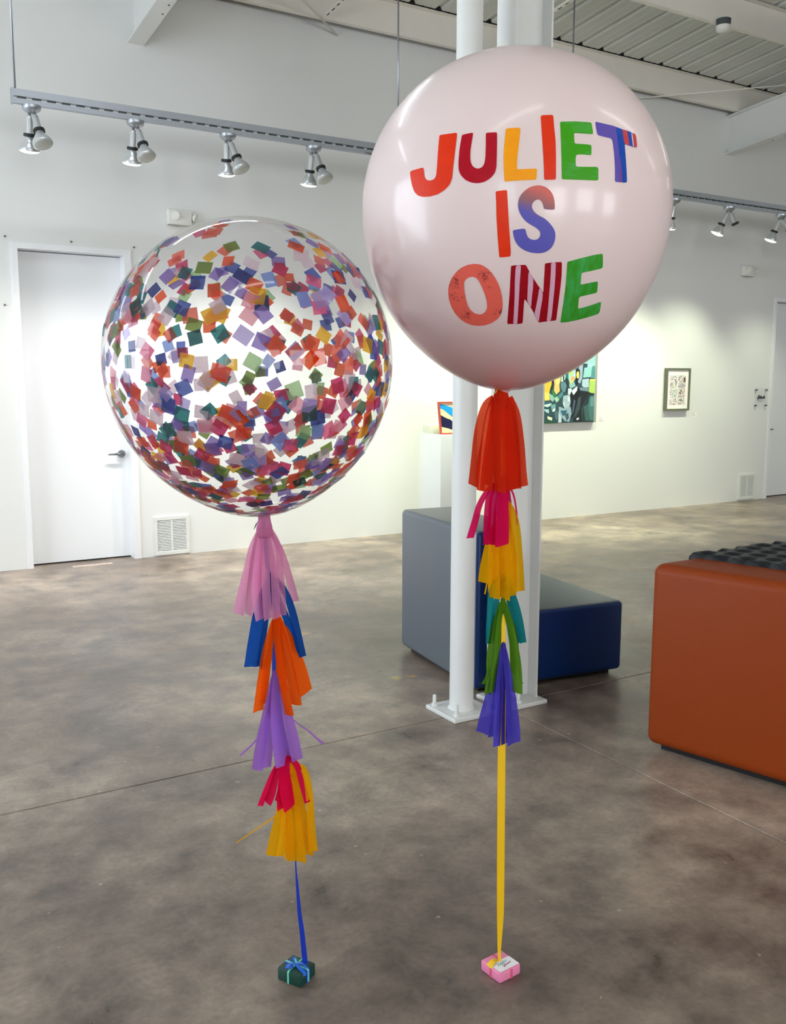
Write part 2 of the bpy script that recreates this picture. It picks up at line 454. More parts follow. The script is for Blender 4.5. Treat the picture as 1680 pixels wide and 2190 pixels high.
# bracing rods and the smoke detector
def rod(name, pts, r, mat, label, cat):
    o = MB()
    for a, c in zip(pts[:-1], pts[1:]): o.tube(a, c, r, 8)
    return tag(o.build(name, mat, smooth=True), label, cat)
rod('brace_rod', [(4.41, 8.36, 4.868), (2.53, 6.86, 5.03)], 0.009, 'roof_steel', 'thin diagonal brace rod ending on the wall below the purlin', 'rod')
rod('brace_wire', [(7.4, 8.36, 4.87), (8.343, 8.36, 4.882), (9.679, 7.339, 4.980), (9.93, 7.15, 4.995)][1:], 0.007, 'roof_steel', 'thin brace wire crossing in front of the purlin near the upper right corner', 'wire')
det = thing('smoke_detector', 'white smoke detector with dark base fixed below a cream purlin', 'detector', (7.72, 6.60, 5.09))
MB().box(-0.04, 0.04, -0.03, 0.049, 0.0, 0.012).build('bracket', 'roof_steel', det)
MB().lathe([(0.066, -0.06), (0.07, 0.0)], 24).build('mount', 'detector_dark', det, auto=40)
MB().lathe([(0.0, -0.12), (0.045, -0.117), (0.066, -0.1), (0.07, -0.06)], 24).build('cover', 'plastic_white', det, auto=40)

# ------------------------------------------------------------------ ceiling tube lights over the hall (out of the picture)
emissive('tube_glow', (1.0, 1.0, 0.93, 1), TUBE_POWER)
emissive('cool_tube_glow', (0.84, 0.92, 1.0, 1), TUBE_POWER * 1.7)
cnt = 0
for (lx, ly) in ((0.0, 0.3), (4.4, 0.3), (8.8, 0.3), (13.0, 0.3), (0.0, -4.2), (4.4, -4.2), (8.8, -4.2), (1.4, 5.4), (-2.2, 5.4), (8.9, 4.6), (13.0, 4.6)):  # second cool tube, far left, added to brighten the left wall
    root = thing('tube_light', 'long unseen ceiling tube light hanging over the hall', 'light', (lx, ly, 4.75), 0, 'ceiling tube lights')
    MB().box(-1.2, 1.2, -0.09, 0.09, 0.03, 0.1).build('housing', 'trim_paint', root)
    if ly != 5.4:  # side skirts added to keep tube light off the upper wall
        for sy in (-1, 1): MB().box(-1.2, 1.2, min(sy * 0.078, sy * 0.09), max(sy * 0.078, sy * 0.09), -0.055, 0.03).build('light_cutoff_skirt', 'trim_paint', root)
    MB().box(-1.18, 1.18, -0.07, 0.07, 0.0, 0.029).build('diffuser', 'cool_tube_glow' if ly == 5.4 else 'tube_glow', root)
    for sx in (-0.9, 0.9): MB().tube((sx, 0, 0.1), (sx, 0, min(roof_z(ly), roof_z(RIDGE) - PITCH * max(0, RIDGE - ly)) - 4.75), 0.006, 6).build('hanger_rod', 'galvanised', root)

PAINTING = [
 ('2f4a52',[(6559,2084),(7789,2212),(7796,1128),(7013,1125),(6643,1123)]),
 ('93cfc8',[(7602,2158),(7789,2212),(7796,1747),(7717,1746),(7714,1809),(7616,1813)]),
 ('a8e0dc',[(7675,1814),(7760,1819),(7749,1766),(7670,1765)]),
 ('8fc9c6',[(7625,1765),(7742,1775),(7734,1659),(7610,1648)]),
 ('4f8f94',[(7748,1785),(7794,1786),(7800,1644),(7728,1644)]),
 ('9aaec0',[(7551,1812),(7603,1813),(7597,1648),(7567,1581),(7514,1605)]),
 ('a9c4cf',[(7598,1629),(7702,1639),(7706,1542),(7641,1527),(7594,1556)]),
 ('a8c85f',[(7715,1629),(7804,1635),(7801,1468),(7705,1473)]),
 ('d9d86a',[(7718,1632),(7804,1635),(7804,1615),(7718,1610)]),
 ('6f8795',[(7556,1532),(7702,1542),(7701,1488),(7570,1503)]),
 ('1d2528',[(7564,1498),(7702,1483),(7788,1458),(7730,1439),(7653,1386),(7598,1289),(7611,1132),(7468,1135),(7553,1435)]),
 ('24343a',[(7696,1449),(7792,1458),(7796,1128),(7617,1132),(7623,1313)]),
 ('46706f',[(7723,1434),(7792,1443),(7799,1138),(7742,1149),(7690,1287)]),
 ('3c5d5a',[(7630,1313),(7701,1336),(7735,1144),(7663,1150)]),
 ('5b8f90',[(7737,1419),(7790,1424),(7788,1316),(7735,1311)]),
 ('101a20',[(7477,1744),(7554,1745),(7563,1677),(7533,1614),(7523,1552),(7496,1581),(7491,1706)]),
 ('e6d05c',[(7510,1716),(7539,1723),(7551,1682),(7542,1643),(7516,1641),(7504,1677)]),
 ('9fd0c8',[(7382,1724),(7490,1744),(7497,1648),(7463,1600),(7406,1580),(7378,1648)]),
 ('b7cf4a',[(7402,1705),(7445,1729),(7447,1681),(7409,1676)]),
 ('b9c6ee',[(7459,1715),(7490,1735),(7496,1667),(7461,1667)]),
 ('f0a35c',[(7416,1657),(7486,1662),(7475,1619),(7424,1609)]),
 ('e8c23a',[(7411,1609),(7450,1614),(7432,1576),(7406,1585)]),
 ('2d6f74',[(7325,1714),(7381,1734),(7385,1638),(7334,1647)]),
 ('8fb7b4',[(7397,1580),(7470,1600),(7497,1552),(7434,1528),(7401,1542)]),
 ('c9dde4',[(7383,1523),(7427,1528),(7454,1489),(7411,1451),(7382,1460)]),
 ('d5e4ea',[(7454,1508),(7523,1552),(7522,1503),(7469,1448),(7445,1474)]),
 ('12181c',[(7411,1446),(7435,1494),(7469,1445),(7525,1493),(7542,1552),(7571,1484),(7542,1387),(7507,1290),(7466,1193),(7421,1174),(7435,1315)]),
 ('46566a',[(7471,1397),(7503,1387),(7482,1261),(7446,1213),(7461,1315)]),
 ('3a4a52',[(7541,1411),(7586,1435),(7572,1289),(7511,1192),(7491,1193)]),
 ('5e838c',[(7266,1590),(7335,1600),(7363,1552),(7346,1489),(7308,1480),(7275,1523)]),
 ('1c3640',[(7328,1628),(7379,1638),(7394,1571),(7372,1475),(7340,1485),(7362,1556)]),
 ('bfe0d0',[(7277,1647),(7313,1705),(7338,1695),(7334,1628),(7304,1604),(7269,1600)]),
 ('20303a',[(7294,1705),(7319,1700),(7322,1614),(7303,1609)]),
 ('eebc6e',[(7151,1656),(7275,1695),(7265,1628),(7248,1566),(7257,1494),(7208,1456),(7169,1495),(7173,1580),(7159,1614)]),
 ('f3cf86',[(7202,1628),(7258,1638),(7241,1580),(7204,1571)]),
 ('f0b93c',[(7017,1604),(7136,1647),(7135,1580),(7112,1523),(7101,1476),(7110,1390),(7036,1386),(7027,1486),(7016,1543)]),
 ('f2d060',[(7027,1486),(7098,1471),(7107,1395),(7039,1391)]),
 ('1a2a2e',[(7133,1642),(7157,1656),(7169,1590),(7143,1533),(7114,1481),(7107,1495),(7130,1542)]),
 ('2f7a4a',[(7137,1514),(7175,1495),(7208,1456),(7184,1414),(7146,1447)]),
 ('4c8488',[(7221,1437),(7301,1494),(7309,1451),(7254,1399)]),
 ('9cc7a8',[(7178,1409),(7215,1437),(7254,1394),(7211,1361)]),
 ('8ab4ae',[(7101,1471),(7146,1447),(7184,1414),(7161,1371),(7116,1395)]),
 ('9fb5c0',[(7310,1437),(7411,1455),(7427,1363),(7404,1301),(7340,1292),(7306,1350)]),
 ('c7d9e0',[(7374,1422),(7412,1431),(7414,1373),(7388,1373)]),
 ('b7c9d4',[(7305,1379),(7344,1350),(7340,1297),(7313,1331)]),
 ('2b5a6a',[(7024,1382),(7111,1381),(7124,1347),(7031,1344)]),
 ('bcd9d4',[(7025,1339),(7143,1357),(7125,1333),(7082,1310),(7019,1325)]),
 ('1f4350',[(7020,1320),(7094,1305),(7089,1291),(7020,1301)]),
 ('9dc7c8',[(7020,1291),(7101,1286),(7103,1238),(7052,1258)]),
 ('d6e8c4',[(7079,1210),(7154,1189),(7149,1156),(7083,1176)]),
 ('6aa0a4',[(7125,1333),(7199,1351),(7202,1265),(7146,1266)]),
 ('e0ead8',[(7151,1275),(7194,1303),(7189,1265),(7158,1256)]),
 ('2c4a50',[(7022,1249),(7103,1228),(7147,1208),(7079,1210),(7024,1172)]),
 ('8fa7b4',[(7251,1317),(7340,1292),(7429,1310),(7445,1232),(7410,1136),(7345,1147),(7293,1196),(7247,1245)]),
 ('2e5f74',[(7271,1269),(7379,1272),(7355,1224),(7318,1201)]),
 ('b9c7cf',[(7247,1245),(7293,1196),(7295,1133),(7244,1130)]),
 ('4d6a76',[(7183,1256),(7240,1264),(7248,1197),(7218,1154),(7192,1188)]),
 ('274f38',[(7025,1153),(7155,1155),(7207,1130),(7019,1125)]),
 ('cfd6da',[(7518,1173),(7557,1187),(7564,1167),(7532,1153)]),
 ('3f5560',[(7343,1224),(7393,1243),(7408,1184),(7371,1146)]),
]

# ------------------------------------------------------------------ doors
def door(name, x0, x1, hinge_left, handle_x, sgn):
    o = MB().box(x0 + 0.004, x1 - 0.004, Y1 + 0.12, Y1 + 0.165, 0.012, DH - 0.012).build(name, 'door_paint')
    struct(o)
    fr = MB()
    w_, p = 0.044, 0.012
    for (a, c) in ((x0 - w_, x0), (x1, x1 + w_ + 0.012)):
        fr.box(a, c, Y1 - p, Y1, 0, DH + w_)
    fr.box(x0 - 0.0, x1 + 0.0, Y1 - p, Y1, DH, DH + w_)
    # jamb lining with stop
    for (a, c) in ((x0, x0 + 0.004), (x1 - 0.004, x1)):
        fr.box(a, c, Y1 - p, Y1 + WT, 0, DH)
    fr.box(x0 + 0.004, x1 - 0.004, Y1 - p, Y1 + WT, DH - 0.004, DH)
    fr.build('door_frame', 'trim_paint', o)
    h = MB()
    h.lathe([(0.001, 0.0), (0.03, 0.0), (0.034, -0.006), (0.034, -0.012)], 20, look((0, 1, 0), (handle_x, Y1 + 0.105, 0.95)))
    hd = h.build('handle_rose', 'satin_steel', o, auto=40)
    l = MB(); l.tube((handle_x, Y1 + 0.12, 0.95), (handle_x, Y1 + 0.06, 0.95), 0.011, 12)
    l.tube((handle_x, Y1 + 0.066, 0.95), (handle_x + sgn * 0.05, Y1 + 0.062, 0.951), 0.011, 12, 0.010)
    l.tube((handle_x + sgn * 0.05, Y1 + 0.062, 0.951), (handle_x + sgn * 0.125, Y1 + 0.07, 0.949), 0.010, 12, 0.006)
    l.build('lever', 'satin_steel', hd, smooth=True)
    MB().box(x0 + 0.004, x1 - 0.004, Y1 + 0.125, Y1 + 0.16, 0.0, 0.011).build('threshold_gap', 'dark_gap', o)
    return o
door('door_1', D1[0], D1[1], True, 2.245, -1)
door('door_2', D2[0], D2[1], True, 11.15, 1)
rows = [(1.339, 2.769, 'above the door, nearest its outer top corner'), (1.863, 2.765, 'above the middle of the door'), (2.393, 2.757, 'above the door corner beside the balloon'), (1.31, 2.219, 'beside the door frame, lower than the other screws')]
for (x, z, t) in rows:
    o = MB().lathe([(0.001, 0.016), (0.006, 0.014), (0.009, 0.004), (0.004, 0.0)], 10, look((0, -1, 0), (x, Y1, z))).build('wall_screw', 'satin_steel', smooth=True)
    tag(o, 'small grey screw in the white wall ' + t, 'screw', 'wall screws')
st = thing('floor_sticker', 'worn pale lettering strip stuck on the floor at the door', 'sticker', (1.9, 8.25, 0.0))
MB().box(-0.17, 0.17, -0.03, 0.03, 0.0, 0.0012).build('film', solid('sticker_film', rgb(196, 186, 172), 0.5, vary=0.12, scale=40), st)
q = MB()
for i, xx in enumerate((-0.13, -0.085, -0.04, 0.02, 0.07, 0.12)):
    q.box(xx - 0.014, xx + 0.014, -0.018, 0.018, 0.0012, 0.0018)
q.build('worn_print', solid('worn_print', rgb(214, 168, 150), 0.6, vary=0.2, scale=60), st)['kind'] = 'stuff'

# ------------------------------------------------------------------ low wall grilles
def grille(x0, x1, z0, z1, label):
    root = thing('wall_vent', label, 'vent', (x0, Y1, z0), 0, 'low wall grilles')
    W, H = x1 - x0, z1 - z0
    f = MB(); t = 0.03; p = 0.018
    f.box(0, t, -p, 0, 0, H); f.box(W - t, W, -p, 0, 0, H); f.box(t, W - t, -p, 0, 0, t); f.box(t, W - t, -p, 0, H - t, H)
    f.build('frame', 'grille_white', root)
    MB().box(W / 2 - 0.008, W / 2 + 0.008, -p + 0.002, -0.002, t, H - t).build('mullion', 'grille_white', root)
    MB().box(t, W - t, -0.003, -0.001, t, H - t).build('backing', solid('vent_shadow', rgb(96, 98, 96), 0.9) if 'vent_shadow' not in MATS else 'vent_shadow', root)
    s = MB(); n = 20
    for i in range(n):
        z = t + (H - 2 * t) * (i + 0.5) / n
        for (a, c) in ((t, W / 2 - 0.008), (W / 2 + 0.008, W - t)):
            s.add([(a, -0.016, z - 0.007), (c, -0.016, z - 0.007), (c, -0.004, z + 0.004), (a, -0.004, z + 0.004), (a, -0.016, z - 0.0055), (c, -0.016, z - 0.0055), (c, -0.004, z + 0.0055), (a, -0.004, z + 0.0055)],
                  [(3, 2, 1, 0), (4, 5, 6, 7), (0, 1, 5, 4), (2, 3, 7, 6), (1, 2, 6, 5), (3, 0, 4, 7)])
    s.build('louvres', 'grille_white', root)['kind'] = 'stuff'
grille(2.483, 2.816, 0.012, 0.365, 'white louvred wall vent near the floor beside the white door')
grille(10.505, 10.834, 0.024, 0.366, 'white louvred wall vent near the floor beside the far right door')

# ------------------------------------------------------------------ emergency lights
def emergency(x0, label):
    root = thing('emergency_light', label, 'light', (x0, Y1, 2.97), 0, 'emergency lights')
    MB().rbox(0.0, 0.215, -0.07, 0, 0.0, 0.135, 0.012, 2).build('case', 'plastic_white', root, auto=40)
    MB().add([(0.0, -0.068, 0.004), (0.08, -0.09, -0.012), (0.215, -0.068, 0.004), (0.0, -0.01, 0.002), (0.215, -0.01, 0.002)], [(0, 1, 2, 4, 3), (0, 3, 4, 2, 1)]).build('lower_lip', 'plastic_white', root)
    for (p, d) in (((0.058, -0.075, 0.078), (-0.35, -0.9, -0.25)), ((0.245, -0.05, 0.075), (0.75, -0.5, -0.42))):
        M = look(d, p)
        a = MB().lathe([(0.012, -0.035), (0.02, -0.02), (0.036, 0.0), (0.038, 0.012), (0.033, 0.012)], 24, M).build('lamp_head', 'plastic_white', root, auto=40)
        MB().lathe([(0.033, 0.010), (0.02, 0.004), (0.007, 0.002), (0.006, 0.008), (0.0, 0.009)], 24, M).build('lens', 'lamp_face_off', a, auto=30)
emergency(2.69, 'cream twin emergency light on the wall above the confetti balloon')
emergency(10.33, 'cream twin emergency light high on the wall near the far door')

# ------------------------------------------------------------------ pictures on the wall
cols = []
TAB_P = PAINTING
pa = thing('group_portrait_painting', 'unframed canvas painting of figures in teal, black and yellow tones behind the column', 'painting', (6.6, Y1, 1.123))
MB().box(0.0, 1.235, -0.048, -0.004, 0.0, 1.06).build('canvas', 'canvas_edge', pa)
rp = random.Random(3)
for i in range(26):     # facets of the painting's upper and outer parts
    x = 6620 + rp.random() * 1150; z = 1900 + rp.random() * 260
    if i > 15: x = 6610 + rp.random() * 360; z = 1130 + rp.random() * 800
    w_ = 60 + rp.random() * 90; h_ = 60 + rp.random() * 110
    TAB_P.insert(1 + i, (rp.choice(['5e838c', '93cfc8', '1d2528', '46706f', '8fa7b4', '2b5a6a', '9cc7a8', '3a4a52']), [(x, z), (x + w_, z + rp.uniform(-30, 30)), (x + w_ * 0.9, z + h_), (x + rp.uniform(-25, 25), z + h_ * 0.9)]))
verts = []; faces = []; idx = []; mats = []
for i, (hx, poly) in enumerate(TAB_P):
    if hx not in mats: mats.append(hx)
    pts = [(max(6.6, min(7.835, x / 1000)) - 6.6, max(1.123, min(2.183, z / 1000)) - 1.123) for x, z in poly]
    b0 = len(verts)
    verts += [(x, -0.0482 - 0.00004 * i, z) for x, z in pts]
    tri = geometry.tessellate_polygon([[Vector((x, z, 0)) for x, z in pts]])
    for t in tri: faces.append(tuple(b0 + j for j in t)); idx.append(mats.index(hx))
me = mesh_data('painted_figures', verts, faces, [solid('oil_' + h, hexc(h), 0.5, vary=0.16, scale=26) for h in mats], idx)
link('painted_figures', me, pa)

def caption(x, z, label):
    r = thing('caption_card', label, 'card', (x, Y1, z))
    MB().box(-0.045, 0.045, -0.003, 0, -0.028, 0.028).build('card', 'caption_card', r)
    t = MB()
    for i, wd in enumerate((0.05, 0.034, 0.06)):
        t.box(-0.035, -0.035 + wd, -0.0036, -0.003, 0.014 - i * 0.014, 0.018 - i * 0.014)
    t.build('print', 'print_grey', r)
caption(7.964, 1.165, 'small caption card right of the figure painting')
caption(9.575, 1.185, 'small caption card right of the olive framed print')

pf = thing('framed_print', 'comic page print in an olive grey frame with white mat', 'picture', (9.005, Y1, 1.242))
W, H = 0.428, 0.532
f = MB(); t = 0.024
f.box(0, t, -0.045, 0, 0, H); f.box(W - t, W, -0.045, 0, 0, H); f.box(t, W - t, -0.045, 0, 0, t); f.box(t, W - t, -0.045, 0, H - t, H)
f.build('frame', 'olive_frame', pf)
MB().box(t, W - t, -0.03, -0.006, t, H - t).build('mat_board', 'mat_board', pf)
def comic():
    m, nt, out = new_mat('comic_print'); L = nt.links.new
    tc = N(nt, 'ShaderNodeTexCoord'); p = N(nt, 'ShaderNodeBsdfPrincipled'); p.inputs['Roughness'].default_value = 0.6
    v1 = N(nt, 'ShaderNodeTexVoronoi'); v1.inputs['Scale'].default_value = 22
    v2 = N(nt, 'ShaderNodeTexVoronoi', feature='DISTANCE_TO_EDGE'); v2.inputs['Scale'].default_value = 34
    nz = N(nt, 'ShaderNodeTexNoise'); nz.inputs['Scale'].default_value = 7
    for n in (v1, v2, nz): L(tc.outputs['Object'], n.inputs['Vector'])
    hs = N(nt, 'ShaderNodeHueSaturation'); hs.inputs['Saturation'].default_value = 0.35; hs.inputs['Value'].default_value = 1.1
    L(v1.outputs['Color'], hs.inputs['Color'])
    mw = N(nt, 'ShaderNodeMix', data_type='RGBA'); mw.inputs[0].default_value = 0.6; mw.inputs[7].default_value = rgb(236, 226, 214); L(hs.outputs[0], mw.inputs[6])
    lt = N(nt, 'ShaderNodeMath', operation='LESS_THAN'); lt.inputs[1].default_value = 0.055; L(v2.outputs['Distance'], lt.inputs[0])
    mk = N(nt, 'ShaderNodeMix', data_type='RGBA'); mk.inputs[7].default_value = rgb(52, 46, 48); L(lt.outputs[0], mk.inputs[0]); L(mw.outputs[2], mk.inputs[6])
    g2 = N(nt, 'ShaderNodeMath', operation='GREATER_THAN'); g2.inputs[1].default_value = 0.64; L(nz.outputs['Fac'], g2.inputs[0])
    m3 = N(nt, 'ShaderNodeMix', data_type='RGBA'); m3.inputs[7].default_value = rgb(96, 66, 52); L(g2.outputs[0], m3.inputs[0]); L(mk.outputs[2], m3.inputs[6])
    L(m3.outputs[2], p.inputs['Base Color']); L(p.outputs[0], out.inputs[0])
comic()
for (a, c) in ((0.075, 0.205), (0.222, 0.352)):
    zz = 0.075
    for hh in (0.085, 0.12, 0.075, 0.09):
        MB().box(a, c, -0.0312, -0.03, zz, zz + hh - 0.006).build('comic_panel', 'comic_print', pf); zz += hh

sg = thing('wall_plaque', 'clear plaque with four standoffs and dark handwriting beside the far door', 'sign', (10.86, Y1, 1.392))
def clear_mat():
    m, nt, out = new_mat('clear_acrylic')
    tr = N(nt, 'ShaderNodeBsdfTransparent'); gl = N(nt, 'ShaderNodeBsdfGlossy'); gl.inputs['Roughness'].default_value = 0.1
    mx = N(nt, 'ShaderNodeMixShader'); mx.inputs[0].default_value = 0.04
    nt.links.new(tr.outputs[0], mx.inputs[1]); nt.links.new(gl.outputs[0], mx.inputs[2]); nt.links.new(mx.outputs[0], out.inputs[0])
clear_mat()
MB().box(-0.13, 0.13, -0.022, -0.017, -0.13, 0.13).build('acrylic_sheet', 'clear_acrylic', sg)
for sx in (-0.104, 0.104):
    for sz in (-0.104, 0.104):
        MB().tube((sx, 0, sz), (sx, -0.03, sz), 0.011, 12).build('standoff', 'satin_steel', sg, smooth=False)
t = MB(); pen = [(-0.075, -0.02), (-0.06, 0.03), (-0.05, 0.035), (-0.055, -0.01), (-0.035, 0.012), (-0.025, -0.012), (-0.015, 0.03), (-0.005, -0.012), (0.008, 0.012), (0.018, -0.012), (0.03, 0.012), (0.04, -0.01), (0.055, 0.034), (0.058, -0.008), (0.075, 0.0)]
for a, c in zip(pen[:-1], pen[1:]): t.tube((a[0], -0.0235, a[1]), (c[0], -0.0235, c[1]), 0.0055, 6)
t.build('handwritten_word', 'print_dark', sg)['kind'] = 'stuff'

# ------------------------------------------------------------------ pedestal with objects on it
pd = MB().rbox(5.13, 5.52, 7.6, 7.99, 0.0, 1.08, 0.008, 2).build('display_pedestal', 'plinth_white', auto=40)
tag(pd, 'white square display pedestal standing at the wall behind the blue seat', 'pedestal')
tag(MB().rbox(5.15, 5.42, 7.84, 7.965, 1.08, 1.172, 0.004, 2).build('low_box', 'card_beige', auto=40), 'low cream box lying on the white pedestal behind the red framed artwork', 'box')
aw = thing('abstract_artwork', 'small abstract artwork in a red frame leaning on the white pedestal', 'artwork', (5.185, 7.69, 1.081))
tilt = -0.10
def tl(x, y, z): return (x, y + z * 0.16, z * 0.987)
W, H = 0.30, 0.325
f = MB(); t = 0.014
for (a, c, e, g2) in ((0, t, 0, H), (W - t, W, 0, H), (t, W - t, 0, t), (t, W - t, H - t, H)):
    f.box(a, c, -0.012, 0.012, e, g2)
f.v = [Vector(tl(*p)) for p in f.v]
f.build('frame', 'red_frame', aw)
b = MB().box(t, W - t, -0.002, 0.008, t, H - t); b.v = [Vector(tl(*p)) for p in b.v]
b.build('cream_ground', solid('art_cream', rgb(248, 226, 178), 0.6), aw)
def band(pts, nm, mat, off):
    tri = geometry.tessellate_polygon([[Vector((x, z, 0)) for x, z in pts]])
    me = mesh_data(nm, [tl(x, -0.002 - off, z) for x, z in pts], [tuple(q) for q in tri], [mat]); link(nm, me, aw)
band([(t, 0.305), (0.09, 0.29), (0.20, 0.255), (W - t, 0.232), (W - t, 0.10), (0.24, 0.118), (0.19, 0.135), (0.165, 0.168), (0.10, 0.215), (0.05, 0.25), (t, 0.26)], 'sky_blue_band', solid('art_blue', rgb(22, 160, 232), 0.5), 0.0006)
band([(t, 0.196), (0.05, 0.178), (0.10, 0.155), (0.13, 0.148), (0.18, 0.105), (0.22, 0.075), (W - t, 0.05), (W - t, t), (0.26, 0.022), (0.19, 0.03), (0.10, 0.058), (t, 0.078)], 'navy_band', solid('art_navy', rgb(10, 14, 66), 0.5), 0.0006)

# ------------------------------------------------------------------ steel columns
CX, CY = 2.556, 3.587
def bolts(root, pts, z):
    for (x, y) in pts:
        b = MB()
        b.lathe([(0.016, z), (0.016, z + 0.014)], 6, Matrix.Translation((x, y, 0)))
        b.lathe([(0.009, z + 0.014), (0.009, z + 0.052), (0.007, z + 0.056)], 12, Matrix.Translation((x, y, 0)))
        b.build('anchor_bolt', 'steel_white', root, auto=40)
pc = thing('pipe_column', 'round white steel pipe column on a bolted base plate', 'column', (CX, CY, 0))
MB().lathe([(0.0585, 0.02), (0.0585, 4.905)], 40).build('pipe', 'steel_white', pc, auto=40)
MB().rbox(-0.126, 0.126, -0.126, 0.126, 0.0, 0.02, 0.003, 1).build('base_plate', 'steel_white', pc)
MB().lathe([(0.068, 0.02), (0.0585, 0.031)], 40).build('weld', 'steel_white', pc, smooth=True)
bolts(pc, [(-0.098, 0.09), (-0.09, -0.088), (0.098, 0.09), (0.098, -0.09)], 0.02)
MB().box(-0.1, 0.1, -0.08, 0.08, 4.895, 4.912).build('cap_plate', 'steel_white', pc)
ic = thing('h_column', 'wide flanged white steel column behind the pink balloon', 'column', (2.868, CY, 0))
hw, hb, tf, tw = 0.108, 0.07, 0.010, 0.006
pr = [(-hw, -hb), (-hw + tf, -hb), (-hw + tf, -tw / 2), (hw - tf, -tw / 2), (hw - tf, -hb), (hw, -hb), (hw, hb), (hw - tf, hb), (hw - tf, tw / 2), (-hw + tf, tw / 2), (-hw + tf, hb), (-hw, hb)]
MB().prism(pr, 0.02, 5.3, 'z').build('h_section', 'steel_white', ic)
MB().rbox(-0.130, 0.128, -0.126, 0.126, 0.0, 0.02, 0.003, 1).build('base_plate', 'steel_white', ic)
bolts(ic, [(-0.03, -0.09), (0.06, 0.09), (-0.06, 0.09), (0.07, -0.1)][:3], 0.02)

# ------------------------------------------------------------------ blue lounge seat
ang = math.atan2(-0.118, 0.914)
so = thing('lounge_seat', 'slate and navy vinyl lounge seat with high back, behind the steel columns', 'seat', (2.751, 3.746, 0), ang)
def two_tone(o):
    """Slate vinyl wraps back, top and front; the two ends are navy panels."""
    o.data.materials.append(MATS['navy_vinyl'])
    for p in o.data.polygons:
        if abs(p.normal.y) > 0.55: p.material_index = 1
two_tone(MB().rbox(0.0, 0.345, 0.0, 0.93, 0.024, 0.852, 0.028, 5).build('backrest', 'slate_vinyl', so, auto=35))
two_tone(MB().rbox(0.346, 0.925, 0.0, 0.93, 0.024, 0.412, 0.026, 5).build('seat', 'slate_vinyl', so, auto=35))
MB().box(0.05, 0.875, 0.05, 0.88, 0.0, 0.026).build('plinth', 'plinth_shade_black', so)

# ------------------------------------------------------------------ orange block seat with black honeycomb top
ang2 = math.atan2(0.239, 0.971)
oo = thing('block_seat', 'burnt orange vinyl block seat with black honeycomb cushion, at the right edge', 'seat', (2.978, 2.800, 0), ang2)
# local x = away from the pipe column, local y runs back along the long face
def sheared(m):
    for q in m.v: q.y -= 0.246 * q.x * (q.y + 0.95) / 0.95
    return m
sheared(MB().rbox(0.0, 0.95, -0.95, 0.0, 0.024, 0.832, 0.045, 6)).build('body', 'orange_vinyl', oo, auto=35)
sheared(MB().box(0.05, 0.90, -0.90, -0.05, 0.0, 0.026)).build('plinth', 'plinth_shade_black', oo)
def honeycomb():
    """Cushion skin pierced by rows of raised-rim hollows (built as one dimpled surface)."""
    x0, x1, y0, y1 = 0.235, 0.94, -0.935, 0.015
    st = 0.0085; nx = int((x1 - x0) / st); ny = int((y1 - y0) / st); cell = 0.105
    v = []; f = []
    for j in range(ny + 1):
        for i in range(nx + 1):
            x = x0 + (x1 - x0) * i / nx; yt = y1 - 0.246 * x; y = y0 + (yt - y0) * j / ny
            rw = round((y - y0) / (cell * 0.866)); best = 9
            for r in (rw - 1, rw, rw + 1):
                off = 0.5 * cell if r % 2 else 0
                c = round((x - x0 - off) / cell)
                for cc in (c - 1, c, c + 1):
                    best = min(best, math.hypot(x - x0 - off - cc * cell, y - y0 - r * cell * 0.866))
            t = best / (cell * 0.5)
            z = 0.020 * min(1.0, max(0.0, (t - 0.5) / 0.34)) ** 0.6
            edge = min(x - x0, x1 - x, y - y0, yt - y)
            z *= min(1, edge / 0.012)
            v.append((x, y, 0.8335 + z + (0 if edge > 0.001 else -0.04)))
    for j in range(ny):
        for i in range(nx):
            a = j * (nx + 1) + i; f.append((a, a + 1, a + nx + 2, a + nx + 1))
    me = mesh_data('honeycomb_cushion', v, f, ['black_mesh'], smooth=True)
    return link('honeycomb_cushion', me, oo)
honeycomb()

# ------------------------------------------------------------------ track lighting along the wall
TY = 7.2
for (xa, xb, lab) in ((-4.2, 0.7, 'galvanised lighting track beyond the left edge, toward the side windows'), (1.255, 4.9, 'galvanised lighting track hanging above the white door'), (4.95, 12.4, 'galvanised lighting track hanging before the wall right of the pink balloon')):
    r = thing('lighting_track', lab, 'track', (xa, TY, 3.50), 0, 'lighting tracks')
    L_ = xb - xa
    MB().prism([(-0.021, 0.06), (0.021, 0.06), (0.021, 0.108), (-0.021, 0.108)], 0, L_, 'x').build('strut', 'galvanised', r)
    MB().prism([(-0.018, 0.012), (0.018, 0.012), (0.018, 0.046), (-0.018, 0.046)], 0, L_, 'x').build('power_rail', 'galvanised', r)
    s = MB(); x = 0.03
    while x < L_ - 0.1:
        s.box(x, x + 0.055, -0.015, 0.015, 0.046, 0.06); x += 0.1
    s.build('spacer_blocks', 'detector_dark', r)['kind'] = 'stuff'
    MB().box(-0.012, 0.0, -0.025, 0.025, 0.008, 0.110).build('end_cap', 'galvanised', r)
for (x, lab) in ((1.272, 'thin hanging rod at the end of the track above the door'), (4.386, 'thin hanging rod left of the pink balloon'), (6.343, 'thin hanging rod above the pink balloon beside the column')):
    o = MB().tube((x, TY, 3.608), (x, TY, roof_z(TY)), 0.0075, 8).build('hanging_rod', 'galvanised', smooth=True)
    tag(o, lab, 'rod', 'track hanging rods')
pts = [(4.05, 7.17, 3.515), (4.17, 7.16, 3.505), (4.32, 7.15, 3.47), (4.5, 7.15, 3.45), (4.75, 7.16, 3.48)]
o = MB()
for a, c in zip(pts[:-1], pts[1:]): o.tube(a, c, 0.008, 8)
tag(o.build('power_cable', 'satin_steel', smooth=True), 'grey cable sagging under the track beside the pink balloon', 'cable')

